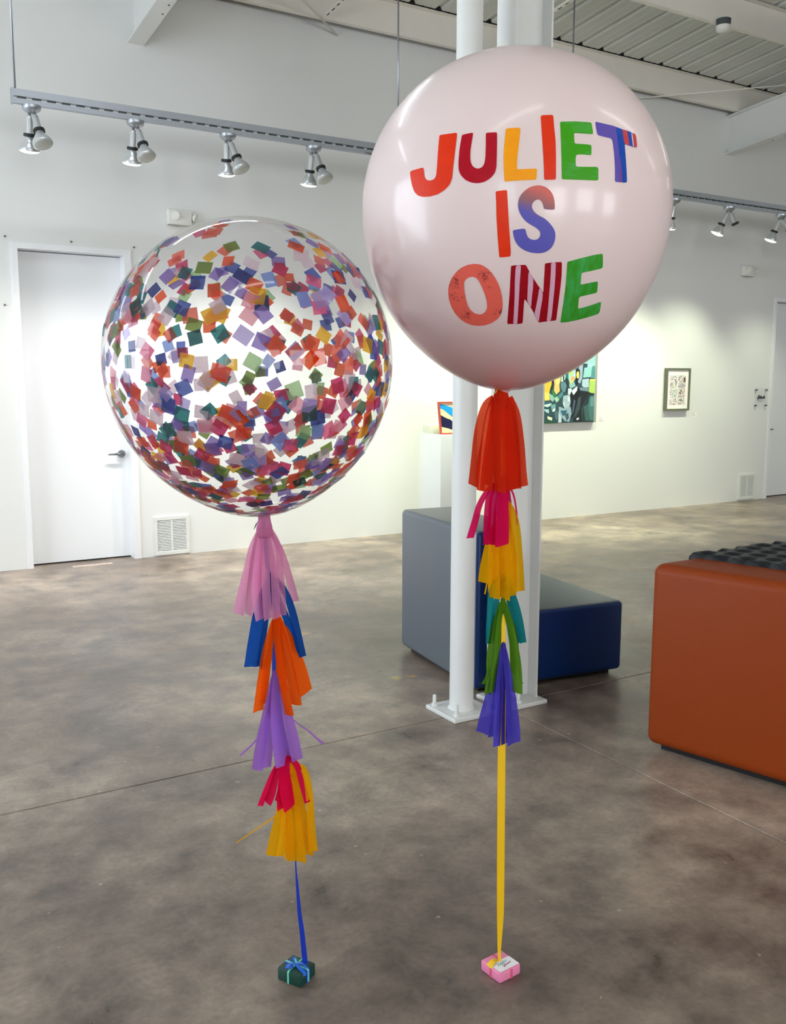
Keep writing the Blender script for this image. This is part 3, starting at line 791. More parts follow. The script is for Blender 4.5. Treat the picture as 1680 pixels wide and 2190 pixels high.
emissive('lamp_face_lit', (1.0, 0.98, 0.92, 1), 14.0)
def bulb_head(root, base, d, lit, scale=1.0):
    """Socket, rubber ring and reflector bulb pointing along d."""
    M = look(d, base)
    sc = lambda P: [(r * scale, z * scale) for r, z in P]
    sk = MB().lathe(sc([(0.014, -0.01), (0.021, 0.0), (0.021, 0.085), (0.026, 0.098)]), 18, M).build('socket', 'lamp_shell', root, auto=40)
    MB().lathe(sc([(0.027, 0.093), (0.036, 0.096), (0.036, 0.112), (0.027, 0.115)]), 18, M).build('rubber_ring', 'black_rubber', sk, auto=40)
    if lit is None: return M          # socket without a bulb
    bl = MB().lathe(sc([(0.024, 0.105), (0.027, 0.125), (0.040, 0.145), (0.058, 0.175), (0.063, 0.190), (0.0615, 0.198)]), 24, M).build('bulb', 'lamp_shell', root, auto=50)
    MB().lathe(sc([(0.0615, 0.198), (0.050, 0.2065), (0.028, 0.212), (0.0, 0.2135)]), 24, M).build('bulb_face', 'lamp_face_lit' if lit else 'lamp_face_off', bl, smooth=True)
    return M
def track_lamp(x, label, heads, power, col, spot=True):
    r = thing('track_lamp', label, 'lamp', (x, TY, 3.515), 0, 'track lamps')
    MB().lathe([(0.028, -0.055), (0.058, -0.035), (0.064, -0.02), (0.064, -0.004)], 24).build('mount', 'galvanised', r, auto=40)
    for (d, lit, off) in heads:
        d = Vector(d).normalized()
        p0 = Vector((off[0], off[1], -0.045)); p1 = p0 + Vector((d.x * 0.02, d.y * 0.02, -0.035))
        MB().tube(p0, p1, 0.010, 10).build('swivel', 'satin_steel', r, smooth=True)
        bulb_head(r, p1, d, lit, 1.12)
        if lit and spot:
            ld = bpy.data.lights.new('lamp_beam', 'SPOT'); ld.energy = power; ld.color = col
            ld.spot_size = R_(92); ld.spot_blend = 1.0; ld.shadow_soft_size = 0.05
            lo = bpy.data.objects.new('lamp_beam', ld); COL.objects.link(lo)
            lo.parent = r; m = (-d).to_track_quat('Z', 'Y').to_matrix().to_4x4(); m.translation = p1 + d * 0.26
            lo.matrix_local = m
WALLD = (0.0, 0.26, -0.965)
ROOM = (0.12, -0.42, -0.9)
cool = (0.96, 0.98, 1.0); warm = (0.93, 1.0, 0.74)
both = [(WALLD, True, (-0.014, 0.012)), (ROOM, False, (0.014, -0.012))]
hl = [(-3.2, 'twin track lamp at the far left end of the wall', both, 0.8, cool),
      (-2.2, 'twin track lamp second from the far left end of the wall', both, 1.0, cool),
      (-1.2, 'twin track lamp third from the far left end of the wall', both, 0.7, cool),
      (-0.2, 'twin track lamp on the left wall track, nearest the gap before the door', both, 0.4, cool),
      (1.375, 'twin track lamp nearest the hanging end of the track, above the door', both, 0.42, (1.0, 0.97, 0.93)),
      (2.105, 'twin track lamp second from the hanging end of the track', both, 0.75, (1.0, 0.98, 0.95)),
      (2.83, 'twin track lamp above the confetti balloon, third from the track end', [((0.10, 0.26, -0.95), True, (-0.012, 0.01)), ((0.22, -0.36, -0.9), False, (0.014, -0.012))], 0.9, (0.95, 0.98, 0.95)),
      (3.575, 'twin track lamp nearest the pink balloon, fourth from the track end', both, 1.0, (0.97, 1.0, 0.9)),
      (5.05, 'twin track lamp hidden behind the pink balloon, on its left side', both, 1.0, warm),
      (5.85, 'twin track lamp hidden behind the pink balloon, near its middle', both, 1.0, warm),
      (6.75, 'twin track lamp hidden behind the pink balloon, on its right side', both, 1.0, warm),
      (7.80, 'single bulb track lamp at the right rim of the pink balloon', [((0.05, 0.3, -0.95), True, (0.0, 0.0))], 0.7, warm),
      (8.655, 'track lamp with a lit bulb and an empty socket, right of the pink balloon', [((-0.24, 0.31, -0.90), True, (-0.012, 0.012)), ((0.25, -0.30, -0.92), None, (0.014, -0.012))], 0.95, warm),
      (9.545, 'track lamp with a brightly lit tilted bulb at the right edge', [((-0.16, 0.31, -0.92), True, (-0.012, 0.012)), ((0.3, -0.45, -0.85), False, (0.014, -0.012))], 0.9, warm),
      (10.7, 'track lamp beyond the right edge above the far door', both, 0.5, warm)]
for (x, lab, hd, pw, col) in hl:
    track_lamp(x, lab, hd, SPOT_POWER * pw, col)

# painted lettering: outlines on the balloon skin as (azimuth, elevation) in degrees about the balloon axis
PAINT = {
 'J': [(-34.31,14.79),(-33.79,14.96),(-28.09,15.12),(-27.63,14.88),(-27.46,11.66),(-27.46,7.21),(-27.62,2.9),(-27.7,0.17),(-28.43,-1.9),(-30.25,-3.61),(-33.04,-4.88),(-35.97,-5.33),(-38.65,-5.2),(-40.65,-4.63),(-42.32,-3.23),(-43.45,-0.94),(-44.27,1.65),(-44.67,3.43),(-44.3,3.92),(-39.41,4.46),(-38.86,4.18),(-38.54,2.58),(-38.1,0.99),(-37.21,0.13),(-35.76,-0.21),(-34.31,0.19),(-33.65,1.2),(-33.57,3.66),(-33.7,7.11),(-33.99,11.29)],
 'U': [(-25.78,13.97),(-25.38,14.27),(-22.3,14.72),(-21.87,14.46),(-22,11.93),(-22.16,8.76),(-21.95,5.96),(-21.57,4.41),(-20.62,3.15),(-19.17,2.56),(-17.82,3.06),(-17.13,4.26),(-16.98,6.39),(-17.18,10.13),(-17.57,13.99),(-17.37,14.45),(-14.14,14.55),(-13.86,14.21),(-13.56,10.68),(-13.34,6.63),(-13.21,2.98),(-13.58,1.19),(-14.85,-0.44),(-16.77,-1.6),(-18.91,-2.01),(-21.12,-1.7),(-23.07,-0.82),(-24.77,0.76),(-25.63,2.48),(-25.9,4.94),(-25.99,9),(-25.87,11.86)],
 'L': [(-11.11,15.49),(-10.67,15.82),(-6.81,16.1),(-6.33,15.78),(-6.4,12.59),(-6.63,9.11),(-6.81,5.43),(-6.72,2.42),(-6.18,2.37),(-3.22,2.6),(-0.69,2.75),(-0.4,2.46),(-0.41,-0.36),(-0.69,-0.73),(-3.01,-0.9),(-6.86,-1.21),(-10.12,-1.55),(-10.43,-1.34),(-10.89,2.37),(-11.22,6.61),(-11.22,10.02),(-11.15,13.2)],
 'I': [(0.22,20.31),(0.6,20.79),(4.18,21.16),(4.56,20.76),(4.74,16.67),(5.21,12.15),(5.43,7.48),(5.8,-0.02),(5.55,-0.39),(2.31,-0.64),(2.02,-0.39),(1.64,4.21),(1.11,9.38),(0.67,14.12)],
 'E': [(6.82,18.69),(7.16,18.89),(12.55,19.49),(17.87,19.81),(18.26,19.45),(18.48,16.1),(18.16,15.66),(14.66,15.46),(11.46,15.34),(11.5,13.65),(11.59,11.67),(14.84,11.83),(17.23,11.88),(17.57,11.61),(17.51,8.77),(17.16,8.42),(14.47,8.43),(12.11,8.1),(11.95,6.48),(12.12,4.22),(15.55,4.5),(19.45,4.94),(20.05,4.61),(20.28,1.01),(19.85,0.6),(14.14,0.21),(7.95,-0.11),(7.68,0.11),(7.37,4.58),(7.06,9.77),(6.89,14.53)],
 'T': [(19.75,20.12),(20.23,20.33),(27.19,20),(30.95,19.46),(34.17,19.39),(37.27,18.98),(37.76,18.39),(37.36,14.44),(36.89,14.05),(34.83,13.96),(31.15,14.19),(31.14,10.25),(31.41,5.27),(31.73,1.77),(31.25,1.37),(27,1.1),(26.71,1.36),(26.52,5.77),(26.24,10.42),(26.02,13.92),(25.66,15.24),(22.89,15.34),(20.49,15.55),(20.06,15.99),(19.85,18.14)],
 'Tb1': [(28.23,19.73),(30.95,19.46),(30.77,15.37),(31.15,14.19),(31.14,10.25),(31.41,5.27),(31.73,1.77),(31.25,1.37),(29.67,1.26),(29.07,5.53),(28.48,9.82),(28.16,14.92)],
 'Tr1': [(31.1,19.35),(33.29,19.29),(33.31,17.51),(33.39,14.26),(31.32,14.15),(31.09,15.43)],
 'Tb2': [(33.41,19.24),(35.29,19.1),(34.89,14.3),(33.49,14.28),(33.37,17.19)],
 'Tw': [(35.42,19.02),(35.82,19.03),(35.57,14.1),(35.13,14.05)],
 'Tr2': [(35.9,18.98),(37.27,18.98),(37.76,18.39),(37.36,14.44),(36.89,14.05),(35.62,14.08)],
 'Tm': [(28.52,9.82),(29,7.38),(29.34,4.34),(29.67,1.26),(29.02,1.29),(28.75,5.48)],
 'I2': [(-13.06,-4.84),(-12.81,-4.54),(-9.73,-4.13),(-9.42,-4.35),(-9.19,-6.46),(-8.84,-9.57),(-8.24,-14.93),(-7.59,-19.97),(-7.16,-23.29),(-7.17,-24.7),(-7.49,-24.92),(-10.77,-25.28),(-11.07,-25.11),(-11.28,-23.38),(-11.87,-18.3),(-12.45,-12.56),(-12.74,-7.88)],
 'S': [(2.63,-9.53),(2.34,-8.34),(1.81,-7.41),(0.96,-6.81),(0.16,-6.89),(-0.6,-7.35),(-1.16,-8.15),(-1.26,-9.19),(-0.82,-10.21),(0.25,-11.2),(1.58,-11.92),(3.1,-12.54),(4.7,-13.66),(6.17,-15.06),(7.1,-16.39),(7.49,-17.77),(7.46,-19.52),(6.86,-21.31),(5.68,-22.52),(4.04,-23.31),(2.13,-23.56),(-0.21,-23.42),(-2.37,-22.88),(-4.17,-21.89),(-5.49,-20.61),(-6.24,-19.24),(-6.71,-17.68),(-6.85,-16.81),(-6.6,-16.55),(-3.89,-16.04),(-2.97,-16.04),(-2.66,-16.52),(-2.28,-17.72),(-1.73,-18.66),(-0.84,-19.23),(0.31,-19.43),(1.41,-19.22),(2.09,-18.58),(2.36,-17.7),(2.17,-16.84),(1.45,-16.09),(0.27,-15.36),(-1.45,-14.56),(-2.98,-13.66),(-4.16,-12.41),(-5.16,-10.88),(-5.73,-8.99),(-5.66,-7.26),(-5.14,-5.78),(-4,-4.36),(-2.49,-3.18),(-0.77,-2.56),(0.81,-2.39),(2.43,-2.71),(3.92,-3.58),(5.01,-4.81),(5.68,-6.24),(6.01,-7.78),(6.22,-9.33),(6.02,-9.72),(4.29,-9.79),(3.01,-9.72)],
 'O': [(-31.78,-35.83),(-30.9,-33.96),(-29.44,-31.96),(-27.27,-30),(-24.92,-28.54),(-22.53,-27.66),(-19.88,-27.35),(-17.67,-27.58),(-15.85,-28.46),(-14.21,-29.74),(-12.73,-31.44),(-11.39,-33.39),(-10.39,-35.54),(-9.62,-38.24),(-9.27,-40.84),(-9.48,-42.98),(-10.21,-44.82),(-11.79,-46.34),(-14.4,-47.73),(-17.62,-48.66),(-20.86,-48.91),(-24.07,-48.67),(-26.88,-47.83),(-29.22,-46.42),(-31.02,-44.36),(-32.12,-41.8),(-32.41,-38.95)],
 'Oh': [(-24.71,-34.35),(-24.32,-33.01),(-23.1,-32.01),(-21.68,-31.6),(-20.32,-31.64),(-19.2,-32.25),(-18.31,-33.49),(-17.43,-35.33),(-16.54,-37.35),(-15.95,-39.41),(-15.74,-41.16),(-16.05,-42.59),(-17.04,-43.78),(-18.47,-44.53),(-20.07,-44.56),(-21.84,-44.12),(-23.45,-42.96),(-24.28,-41.44),(-24.61,-39.67),(-24.79,-37.59),(-24.83,-35.87)],
 'N': [(-6.78,-28),(-6.5,-27.78),(-4.86,-27.58),(-1.8,-27.35),(-1.41,-27.62),(0.48,-30.24),(3.19,-33.2),(6.44,-36.3),(5.85,-32.41),(5.17,-26.79),(5.5,-26.56),(7.14,-26.26),(10.87,-25.83),(11.24,-26.06),(12.08,-29.87),(12.59,-33.16),(13.33,-37.66),(14.54,-43.05),(15.31,-45.62),(12.19,-46.03),(7.69,-46.74),(7.17,-46.51),(4.48,-43.65),(1.64,-40.54),(-0.67,-38.54),(-0.57,-40.63),(-0.24,-44.2),(0.07,-47.43),(-2.36,-47.72),(-6.69,-47.85),(-7.02,-47.53),(-6.87,-43.21),(-6.72,-37.37),(-6.77,-31.8)],
 'N1': [(-5.04,-27.63),(-3.3,-27.49),(-3.25,-29.51),(-3.21,-32.79),(-2.92,-38.39),(-2.68,-43.08),(-2.36,-47.72),(-4.27,-47.78),(-4.44,-43.13),(-4.7,-37.31),(-5.03,-32.85),(-5.13,-29.57)],
 'N2': [(-0.25,-29.3),(1.08,-30.98),(1.68,-31.72),(2.06,-34.8),(2.15,-37.51),(2.52,-41.45),(0.6,-39.42),(0.28,-37.13),(-0.12,-32.67),(-0.34,-30.49)],
 'N3': [(4.48,-34.59),(6.19,-36.15),(6.51,-38.24),(6.67,-41.51),(7.25,-46.38),(6.4,-45.66),(4.48,-43.65),(4.54,-41.6),(4.56,-38.1)],
 'N4': [(7.26,-26.25),(8.93,-26.01),(9.66,-30.01),(10.38,-34.4),(11.19,-38.93),(12.31,-43.66),(12.72,-45.93),(10.92,-46.21),(10.07,-42.55),(9.09,-37.88),(8.19,-32.29),(7.73,-29.03)],
 'E2': [(13.24,-25.78),(13.49,-25.55),(17.99,-24.15),(22.97,-22.66),(26.03,-22.02),(26.44,-22.19),(27.37,-24.34),(28.08,-26.26),(27.8,-26.68),(24.14,-27.7),(20.98,-28.5),(19.71,-28.88),(20.12,-30.44),(20.69,-32.68),(23.53,-31.99),(27.44,-31.05),(28.01,-31.23),(29.46,-34.51),(29.17,-34.88),(25.4,-35.86),(21.9,-36.79),(22.57,-38.74),(23.44,-40.89),(26.24,-40.18),(30.04,-38.96),(33.26,-37.77),(33.91,-37.96),(35.33,-40.3),(35.92,-41.63),(35.05,-42.27),(30.58,-43.62),(25.9,-44.92),(21.2,-45.95),(18.12,-46.32),(17.65,-46.09),(16.52,-42.22),(15.46,-37.54),(14.39,-31.94),(13.72,-28.68)],
}
# tassel strips: path points (right, height) then width at top and tip and offset away from the viewer side, all mm
TASSELS = {
 'P1': [
  ([(252,1560),(234,1545),(222,1511),(214,1462),(209,1397),(203,1338)],16.5,23.6,0),
  ([(253,1560),(240,1515),(230,1451),(219,1380),(222,1327)],17.7,20.1,-12),
  ([(258,1561),(251,1492),(241,1416),(235,1351),(235,1328)],26,28.3,-20),
  ([(264,1563),(264,1487),(265,1400),(268,1326)],27.1,27.1,-35),
  ([(280,1561),(287,1486),(297,1416),(298,1329)],23.6,31.9,-15),
  ([(289,1561),(308,1519),(319,1444),(325,1374),(330,1338)],18.9,22.4,-5),
  ([(265,1561),(251,1467),(246,1336)],23.6,28.3,15),
  ([(289,1561),(305,1467),(313,1329)],23.6,28.3,18),
  ([(279,1561),(281,1442),(282,1324)],26,35.4,28),
 ],
 'P2': [
  ([(272,1349),(244,1330),(221,1292),(209,1246),(197,1204)],11.8,20.1,-2),
  ([(272,1350),(247,1320),(240,1266),(240,1189)],14.2,20.1,-8),
  ([(273,1351),(255,1315),(251,1256),(253,1189)],16.5,21.2,-16),
  ([(278,1352),(278,1317),(276,1257),(276,1189)],21.2,36.6,-26),
  ([(284,1349),(304,1320),(313,1280),(318,1239)],5.9,4.7,-2),
  ([(281,1348),(271,1275),(267,1190)],21.2,30.7,14),
  ([(284,1347),(295,1281),(294,1190)],18.9,14.2,16),
 ],
 'P3': [
  ([(285,1299),(302,1275),(313,1230),(319,1157),(326,1064)],14.2,27.1,-2),
  ([(283,1273),(294,1195),(301,1110),(309,1056)],11.8,17.7,-12),
  ([(279,1274),(277,1190),(279,1124),(282,1051)],18.9,31.9,-20),
  ([(276,1273),(260,1189),(258,1122),(260,1050)],16.5,28.3,-14),
  ([(273,1266),(251,1206),(242,1145),(236,1089)],9.4,31.9,-6),
  ([(271,1193),(248,1114),(237,1057)],3.5,3.5,-1),
  ([(278,1270),(270,1166),(270,1055)],18.9,33,12),
  ([(288,1269),(302,1166),(304,1058)],18.9,30.7,14),
 ],
 'P4': [
  ([(279,1096),(256,1076),(252,1014),(251,925)],14.2,20.1,-2),
  ([(288,1090),(309,1052),(326,997),(338,929)],16.5,18.9,-4),
  ([(288,1081),(301,1038),(317,982),(333,929)],14.2,14.2,8),
  ([(283,1087),(270,1044),(262,981),(259,929)],14.2,14.2,10),
 ],
 'P5': [
  ([(280,1035),(271,998),(262,936),(254,861),(248,790)],11.8,18.9,-6),
  ([(283,1037),(275,988),(270,926),(265,863),(259,798)],11.8,17.7,-14),
  ([(274,1021),(256,958),(248,883),(249,845),(236,817)],7.1,10.6,2),
  ([(286,1036),(302,981),(315,913),(321,863),(324,797)],14.2,26,-12),
  ([(291,1027),(319,959),(329,883),(331,839),(340,818)],4.7,3.5,2),
  ([(286,1029),(281,931),(278,843)],16.5,18.9,10),
  ([(292,1028),(311,931),(317,842)],11.8,16.5,12),
 ],
 'P6': [
  ([(283,911),(271,861),(254,785),(244,734),(235,685)],9.4,29.5,-6),
  ([(286,908),(277,845),(266,756),(259,671)],9.4,14.2,3),
  ([(285,916),(279,864),(274,776),(273,651)],10.6,21.2,-16),
  ([(288,913),(289,861),(291,772),(294,654)],9.4,17.7,-6),
  ([(290,915),(298,862),(308,787),(314,723),(319,657)],9.4,37.8,-12),
  ([(289,906),(286,792),(288,676)],11.8,23.6,10),
  ([(292,905),(301,791),(308,669)],11.8,21.2,12),
 ],
 'G1': [
  ([(-336,1229),(-356,1183),(-371,1111),(-396,1009)],10.5,26.9,2),
  ([(-335,1232),(-352,1160),(-362,1076),(-368,1007)],14,22.2,-4),
  ([(-329,1237),(-340,1151),(-345,1066),(-336,999)],17.5,22.2,-16),
  ([(-322,1238),(-321,1152),(-320,1080),(-316,1001)],17.5,21,-22),
  ([(-317,1236),(-302,1174),(-298,1090),(-295,1003)],18.7,19.9,-14),
  ([(-314,1233),(-290,1185),(-284,1100),(-281,1008)],15.2,21,-6),
  ([(-315,1229),(-285,1177),(-266,1111),(-249,1041)],11.7,21,3),
  ([(-329,1230),(-340,1120),(-337,1008)],21,30.4,14),
  ([(-324,1229),(-309,1120),(-303,1015)],18.7,28,16),
 ],
 'G2': [
  ([(-311,1104),(-290,1092),(-272,1063),(-256,1014),(-243,947),(-233,896)],11.7,23.4,-2),
  ([(-316,1100),(-334,1052),(-345,1003),(-353,947),(-365,871)],16.4,31.5,-6),
  ([(-314,1099),(-323,1013),(-334,939),(-345,869)],14,16.4,2),
  ([(-310,1097),(-283,1024),(-262,962),(-251,910)],11.7,18.7,8),
 ],
 'G3': [
  ([(-303,997),(-316,953),(-327,904),(-337,835),(-349,751)],11.7,23.4,-4),
  ([(-302,995),(-313,926),(-326,863),(-337,769)],14,21,6),
  ([(-296,1005),(-295,946),(-282,847),(-265,748)],16.4,23.4,-22),
  ([(-293,1002),(-279,943),(-264,869),(-248,772)],15.2,28,-12),
  ([(-292,997),(-268,950),(-245,885),(-224,801)],10.5,31.5,-2),
  ([(-298,993),(-295,898),(-287,798)],21,30.4,14),
 ],
 'G4': [
  ([(-309,843),(-320,780),(-335,704),(-354,594)],10.5,28,-8),
  ([(-308,839),(-315,764),(-325,675),(-335,593)],14,30.4,2),
  ([(-302,848),(-302,771),(-294,689),(-282,607)],14,36.2,-18),
  ([(-301,841),(-283,779),(-264,703),(-248,619)],11.7,25.7,-4),
  ([(-312,802),(-338,706),(-359,668),(-399,628)],5.8,5.8,0),
  ([(-300,814),(-265,735),(-219,696),(-199,677),(-180,659)],1.2,4.7,4),
  ([(-306,834),(-300,722),(-289,617)],16.4,35,12),
 ],
 'G5': [
  ([(-286,621),(-307,594),(-328,546),(-348,492)],11.7,15.2,-4),
  ([(-284,625),(-302,589),(-315,538),(-329,504)],14,23.4,-8),
  ([(-278,632),(-281,594),(-276,543),(-265,495)],18.7,35,-18),
  ([(-283,627),(-289,578),(-293,527),(-292,487)],11.7,17.5,-12),
  ([(-274,626),(-250,606),(-235,552),(-223,504)],14,14,-10),
  ([(-282,615),(-290,543),(-301,496)],16.4,23.4,10),
 ],
 'G6': [
  ([(-271,588),(-290,536),(-297,471),(-308,419),(-322,353)],11.7,28,-4),
  ([(-265,590),(-279,512),(-287,421),(-298,352)],14,21,-8),
  ([(-258,595),(-259,515),(-259,424),(-253,339)],18.7,53.7,-14),
  ([(-253,602),(-231,591),(-218,524),(-214,433),(-208,366)],14,21,-6),
  ([(-257,585),(-240,494),(-229,416),(-222,350)],14,25.7,2),
  ([(-280,502),(-300,469),(-345,436),(-414,388)],4.7,2.3,0),
  ([(-263,581),(-264,463),(-263,344)],21,46.7,12),
 ],
}
RIBBON_YELLOW = [(277,1573,10.6),(279,1385,14.2),(283,1144,16.5),(287,971,10.6),(288,770,17.7),(288,642,20.1),(290,446,20.1),(292,272,20.1),(293,164,17.7),(292,68,9.4),(294,30,8.3)]
RIBBON_BLUE = [(-327,1246,10.5),(-315,1099,10.5),(-299,989,10.5),(-306,840,10.5),(-281,599,10.5),(-260,456,4.7),(-257,324,3.5),(-254,271,7),(-249,191,10.5),(-243,137,12.8),(-238,77,14),(-235,40,14)]

# ------------------------------------------------------------------ balloons
SQUASH = 0.972
def rho(s, a, b):
    s = max(0.0, -s); return 1 + a * s ** 2.2 + b * s ** 16
def polar(az, el, R, a, b, off=0.0):
    az = R_(az); el = R_(el)
    d = Vector((math.sin(az) * math.cos(el), -math.cos(az) * math.cos(el), math.sin(el)))
    p = d * (R * rho(d.z, a, b) + off)
    return Vector((p.x, p.y, p.z * SQUASH))
def balloon_skin(R, a, b, nu=96, nv=72):
    v = []; f = []
    v.append(polar(0, 90, R, a, b))
    for j in range(1, nv):
        el = 90 - 180 * j / nv
        for i in range(nu): v.append(polar(360 * i / nu, el, R, a, b))
    v.append(polar(0, -90, R, a, b))
    for i in range(nu): f.append((0, 1 + i, 1 + (i + 1) % nu))
    for j in range(nv - 2):
        for i in range(nu):
            p = 1 + j * nu; f.append((p + i, p + nu + i, p + nu + (i + 1) % nu, p + (i + 1) % nu))
    p = 1 + (nv - 2) * nu
    for i in range(nu): f.append((p + i, len(v) - 1, p + (i + 1) % nu))
    return v, f
def balloon_root(name, label, cat, centre, knot):
    o = thing(name, label, cat)
    Z = (centre - knot).normalized(); X = (HR - HR.dot(Z) * Z).normalized(); Y = Z.cross(X)
    m = Matrix((X, Y, Z)).transposed().to_4x4(); m.translation = centre
    o.matrix_world = m
    return o
def latex():
    m, nt, out = new_mat('pink_latex'); L = nt.links.new
    p = N(nt, 'ShaderNodeBsdfPrincipled')
    tc = N(nt, 'ShaderNodeTexCoord'); sp = N(nt, 'ShaderNodeSeparateXYZ'); L(tc.outputs['Object'], sp.inputs[0])
    # thicker, deeper coloured rubber towards the neck
    mr = N(nt, 'ShaderNodeMapRange'); mr.inputs[1].default_value = -0.26; mr.inputs[2].default_value = -0.43; mr.inputs[3].default_value = 0; mr.inputs[4].default_value = 1
    L(sp.outputs[2], mr.inputs[0])
    mx = N(nt, 'ShaderNodeMix', data_type='RGBA'); mx.inputs[6].default_value = rgb(247, 226, 224); mx.inputs[7].default_value = rgb(226, 172, 172)
    L(mr.outputs[0], mx.inputs[0]); L(mx.outputs[2], p.inputs['Base Color'])
    p.inputs['Roughness'].default_value = 0.3
    p.inputs['Specular IOR Level'].default_value = 0.5
    p.inputs['Coat Weight'].default_value = 0.35; p.inputs['Coat Roughness'].default_value = 0.1
    tl_ = N(nt, 'ShaderNodeBsdfTranslucent'); L(mx.outputs[2], tl_.inputs[0])
    ms = N(nt, 'ShaderNodeMixShader'); ms.inputs[0].default_value = 0.12; L(p.outputs[0], ms.inputs[1]); L(tl_.outputs[0], ms.inputs[2])
    L(ms.outputs[0], out.inputs[0])
latex()
def film():
    """Clear balloon plastic: see-through with Fresnel gloss and a trace of haze."""
    m, nt, out = new_mat('clear_film'); L = nt.links.new
    geo = N(nt, 'ShaderNodeNewGeometry')
    ior = N(nt, 'ShaderNodeMapRange'); ior.inputs[3].default_value = 1.42; ior.inputs[4].default_value = 1 / 1.42
    L(geo.outputs['Backfacing'], ior.inputs[0])
    fr = N(nt, 'ShaderNodeFresnel'); L(ior.outputs[0], fr.inputs['IOR'])
    sc = N(nt, 'ShaderNodeMath', operation='MULTIPLY'); sc.inputs[1].default_value = 0.85; sc.use_clamp = True; L(fr.outputs[0], sc.inputs[0])
    tr = N(nt, 'ShaderNodeBsdfTransparent'); tr.inputs[0].default_value = (0.985, 0.985, 0.985, 1)
    df = N(nt, 'ShaderNodeBsdfTranslucent'); df.inputs[0].default_value = (0.9, 0.9, 0.92, 1)
    d2 = N(nt, 'ShaderNodeBsdfDiffuse'); d2.inputs[0].default_value = (0.9, 0.9, 0.92, 1)
    hz = N(nt, 'ShaderNodeMixShader'); hz.inputs[0].default_value = 0.5; L(df.outputs[0], hz.inputs[1]); L(d2.outputs[0], hz.inputs[2])
    a = N(nt, 'ShaderNodeMixShader'); a.inputs[0].default_value = 0.07; L(tr.outputs[0], a.inputs[1]); L(hz.outputs[0], a.inputs[2])
    gl = N(nt, 'ShaderNodeBsdfGlossy'); gl.inputs['Roughness'].default_value = 0.05
    b = N(nt, 'ShaderNodeMixShader'); L(sc.outputs[0], b.inputs[0]); L(a.outputs[0], b.inputs[1]); L(gl.outputs[0], b.inputs[2])
    L(b.outputs[0], out.inputs[0])
film()

# --- pink balloon with painted lettering
PC = Vector((1.468, 1.8635, 2.014)); PK = Vector((1.453, 1.873, 1.577)); PR, PA, PB = 0.3705, 0.16, 0.05
bp = balloon_root('lettered_balloon', 'big round pale pink balloon with colourful hand painted lettering', 'balloon', PC, PK)
v, f = balloon_skin(PR, PA, PB)
link('latex_skin', mesh_data('latex_skin', v, f, ['pink_latex'], smooth=True), bp)
zb = -PR * (1 + PA + PB) * SQUASH
MB().lathe([(0.026, zb + 0.010), (0.012, zb - 0.004), (0.008, zb - 0.010), (0.005, zb - 0.014)], 20).build('neck', 'pink_latex', bp, smooth=True)

def chaikin(p):
    o = []
    for a, b in zip(p, p[1:] + p[:1]):
        d = math.hypot(b[0] - a[0], b[1] - a[1])
        t = 0.25 if d < 1.6 else 0.4 / d
        o += [(a[0] + (b[0] - a[0]) * t, a[1] + (b[1] - a[1]) * t), (b[0] - (b[0] - a[0]) * t, b[1] - (b[1] - a[1]) * t)]
    return o
def paint_patch(name, keys, mat, parent, off, label=None):
    loops = [chaikin(PAINT[k]) for k in keys]
    vs_, ed = [], []
    for lp in loops:
        b0 = len(vs_); vs_ += [Vector(p) for p in lp]; ed += [(b0 + i, b0 + (i + 1) % len(lp)) for i in range(len(lp))]
    def inside(x, y):
        c = False
        for lp in loops:
            for (ax, ay), (bx, by) in zip(lp, lp[1:] + lp[:1]):
                if (ay > y) != (by > y) and x < (bx - ax) * (y - ay) / (by - ay) + ax: c = not c
        return c
    xs = [p[0] for p in loops[0]]; ys = [p[1] for p in loops[0]]
    st = 1.3; x = min(xs)
    while x < max(xs):
        y = min(ys)
        while y < max(ys):
            if inside(x, y): vs_.append(Vector((x + 0.01, y + 0.007)))
            y += st
        x += st
    cv, ce, cf, *_ = geometry.delaunay_2d_cdt(vs_, ed, [], 0, 1e-5)
    fs = []
    for t in cf:
        cx = sum(cv[i][0] for i in t) / 3; cy = sum(cv[i][1] for i in t) / 3
        if inside(cx, cy): fs.append(tuple(t))
    me = mesh_data(name, [polar(p[0], p[1], PR, PA, PB, off) for p in cv], fs, [mat], smooth=True)
    bm = bmesh.new(); bm.from_mesh(me)
    bmesh.ops.recalc_face_normals(bm, faces=bm.faces[:])
    if bm.faces:
        bm.faces.ensure_lookup_table()
        if bm.faces[0].normal.dot(bm.faces[0].calc_center_median()) < 0: bmesh.ops.reverse_faces(bm, faces=bm.faces[:])
    bm.to_mesh(me); bm.free()
    o = link(name, me, parent)
    if label: o['label'] = label
    return o
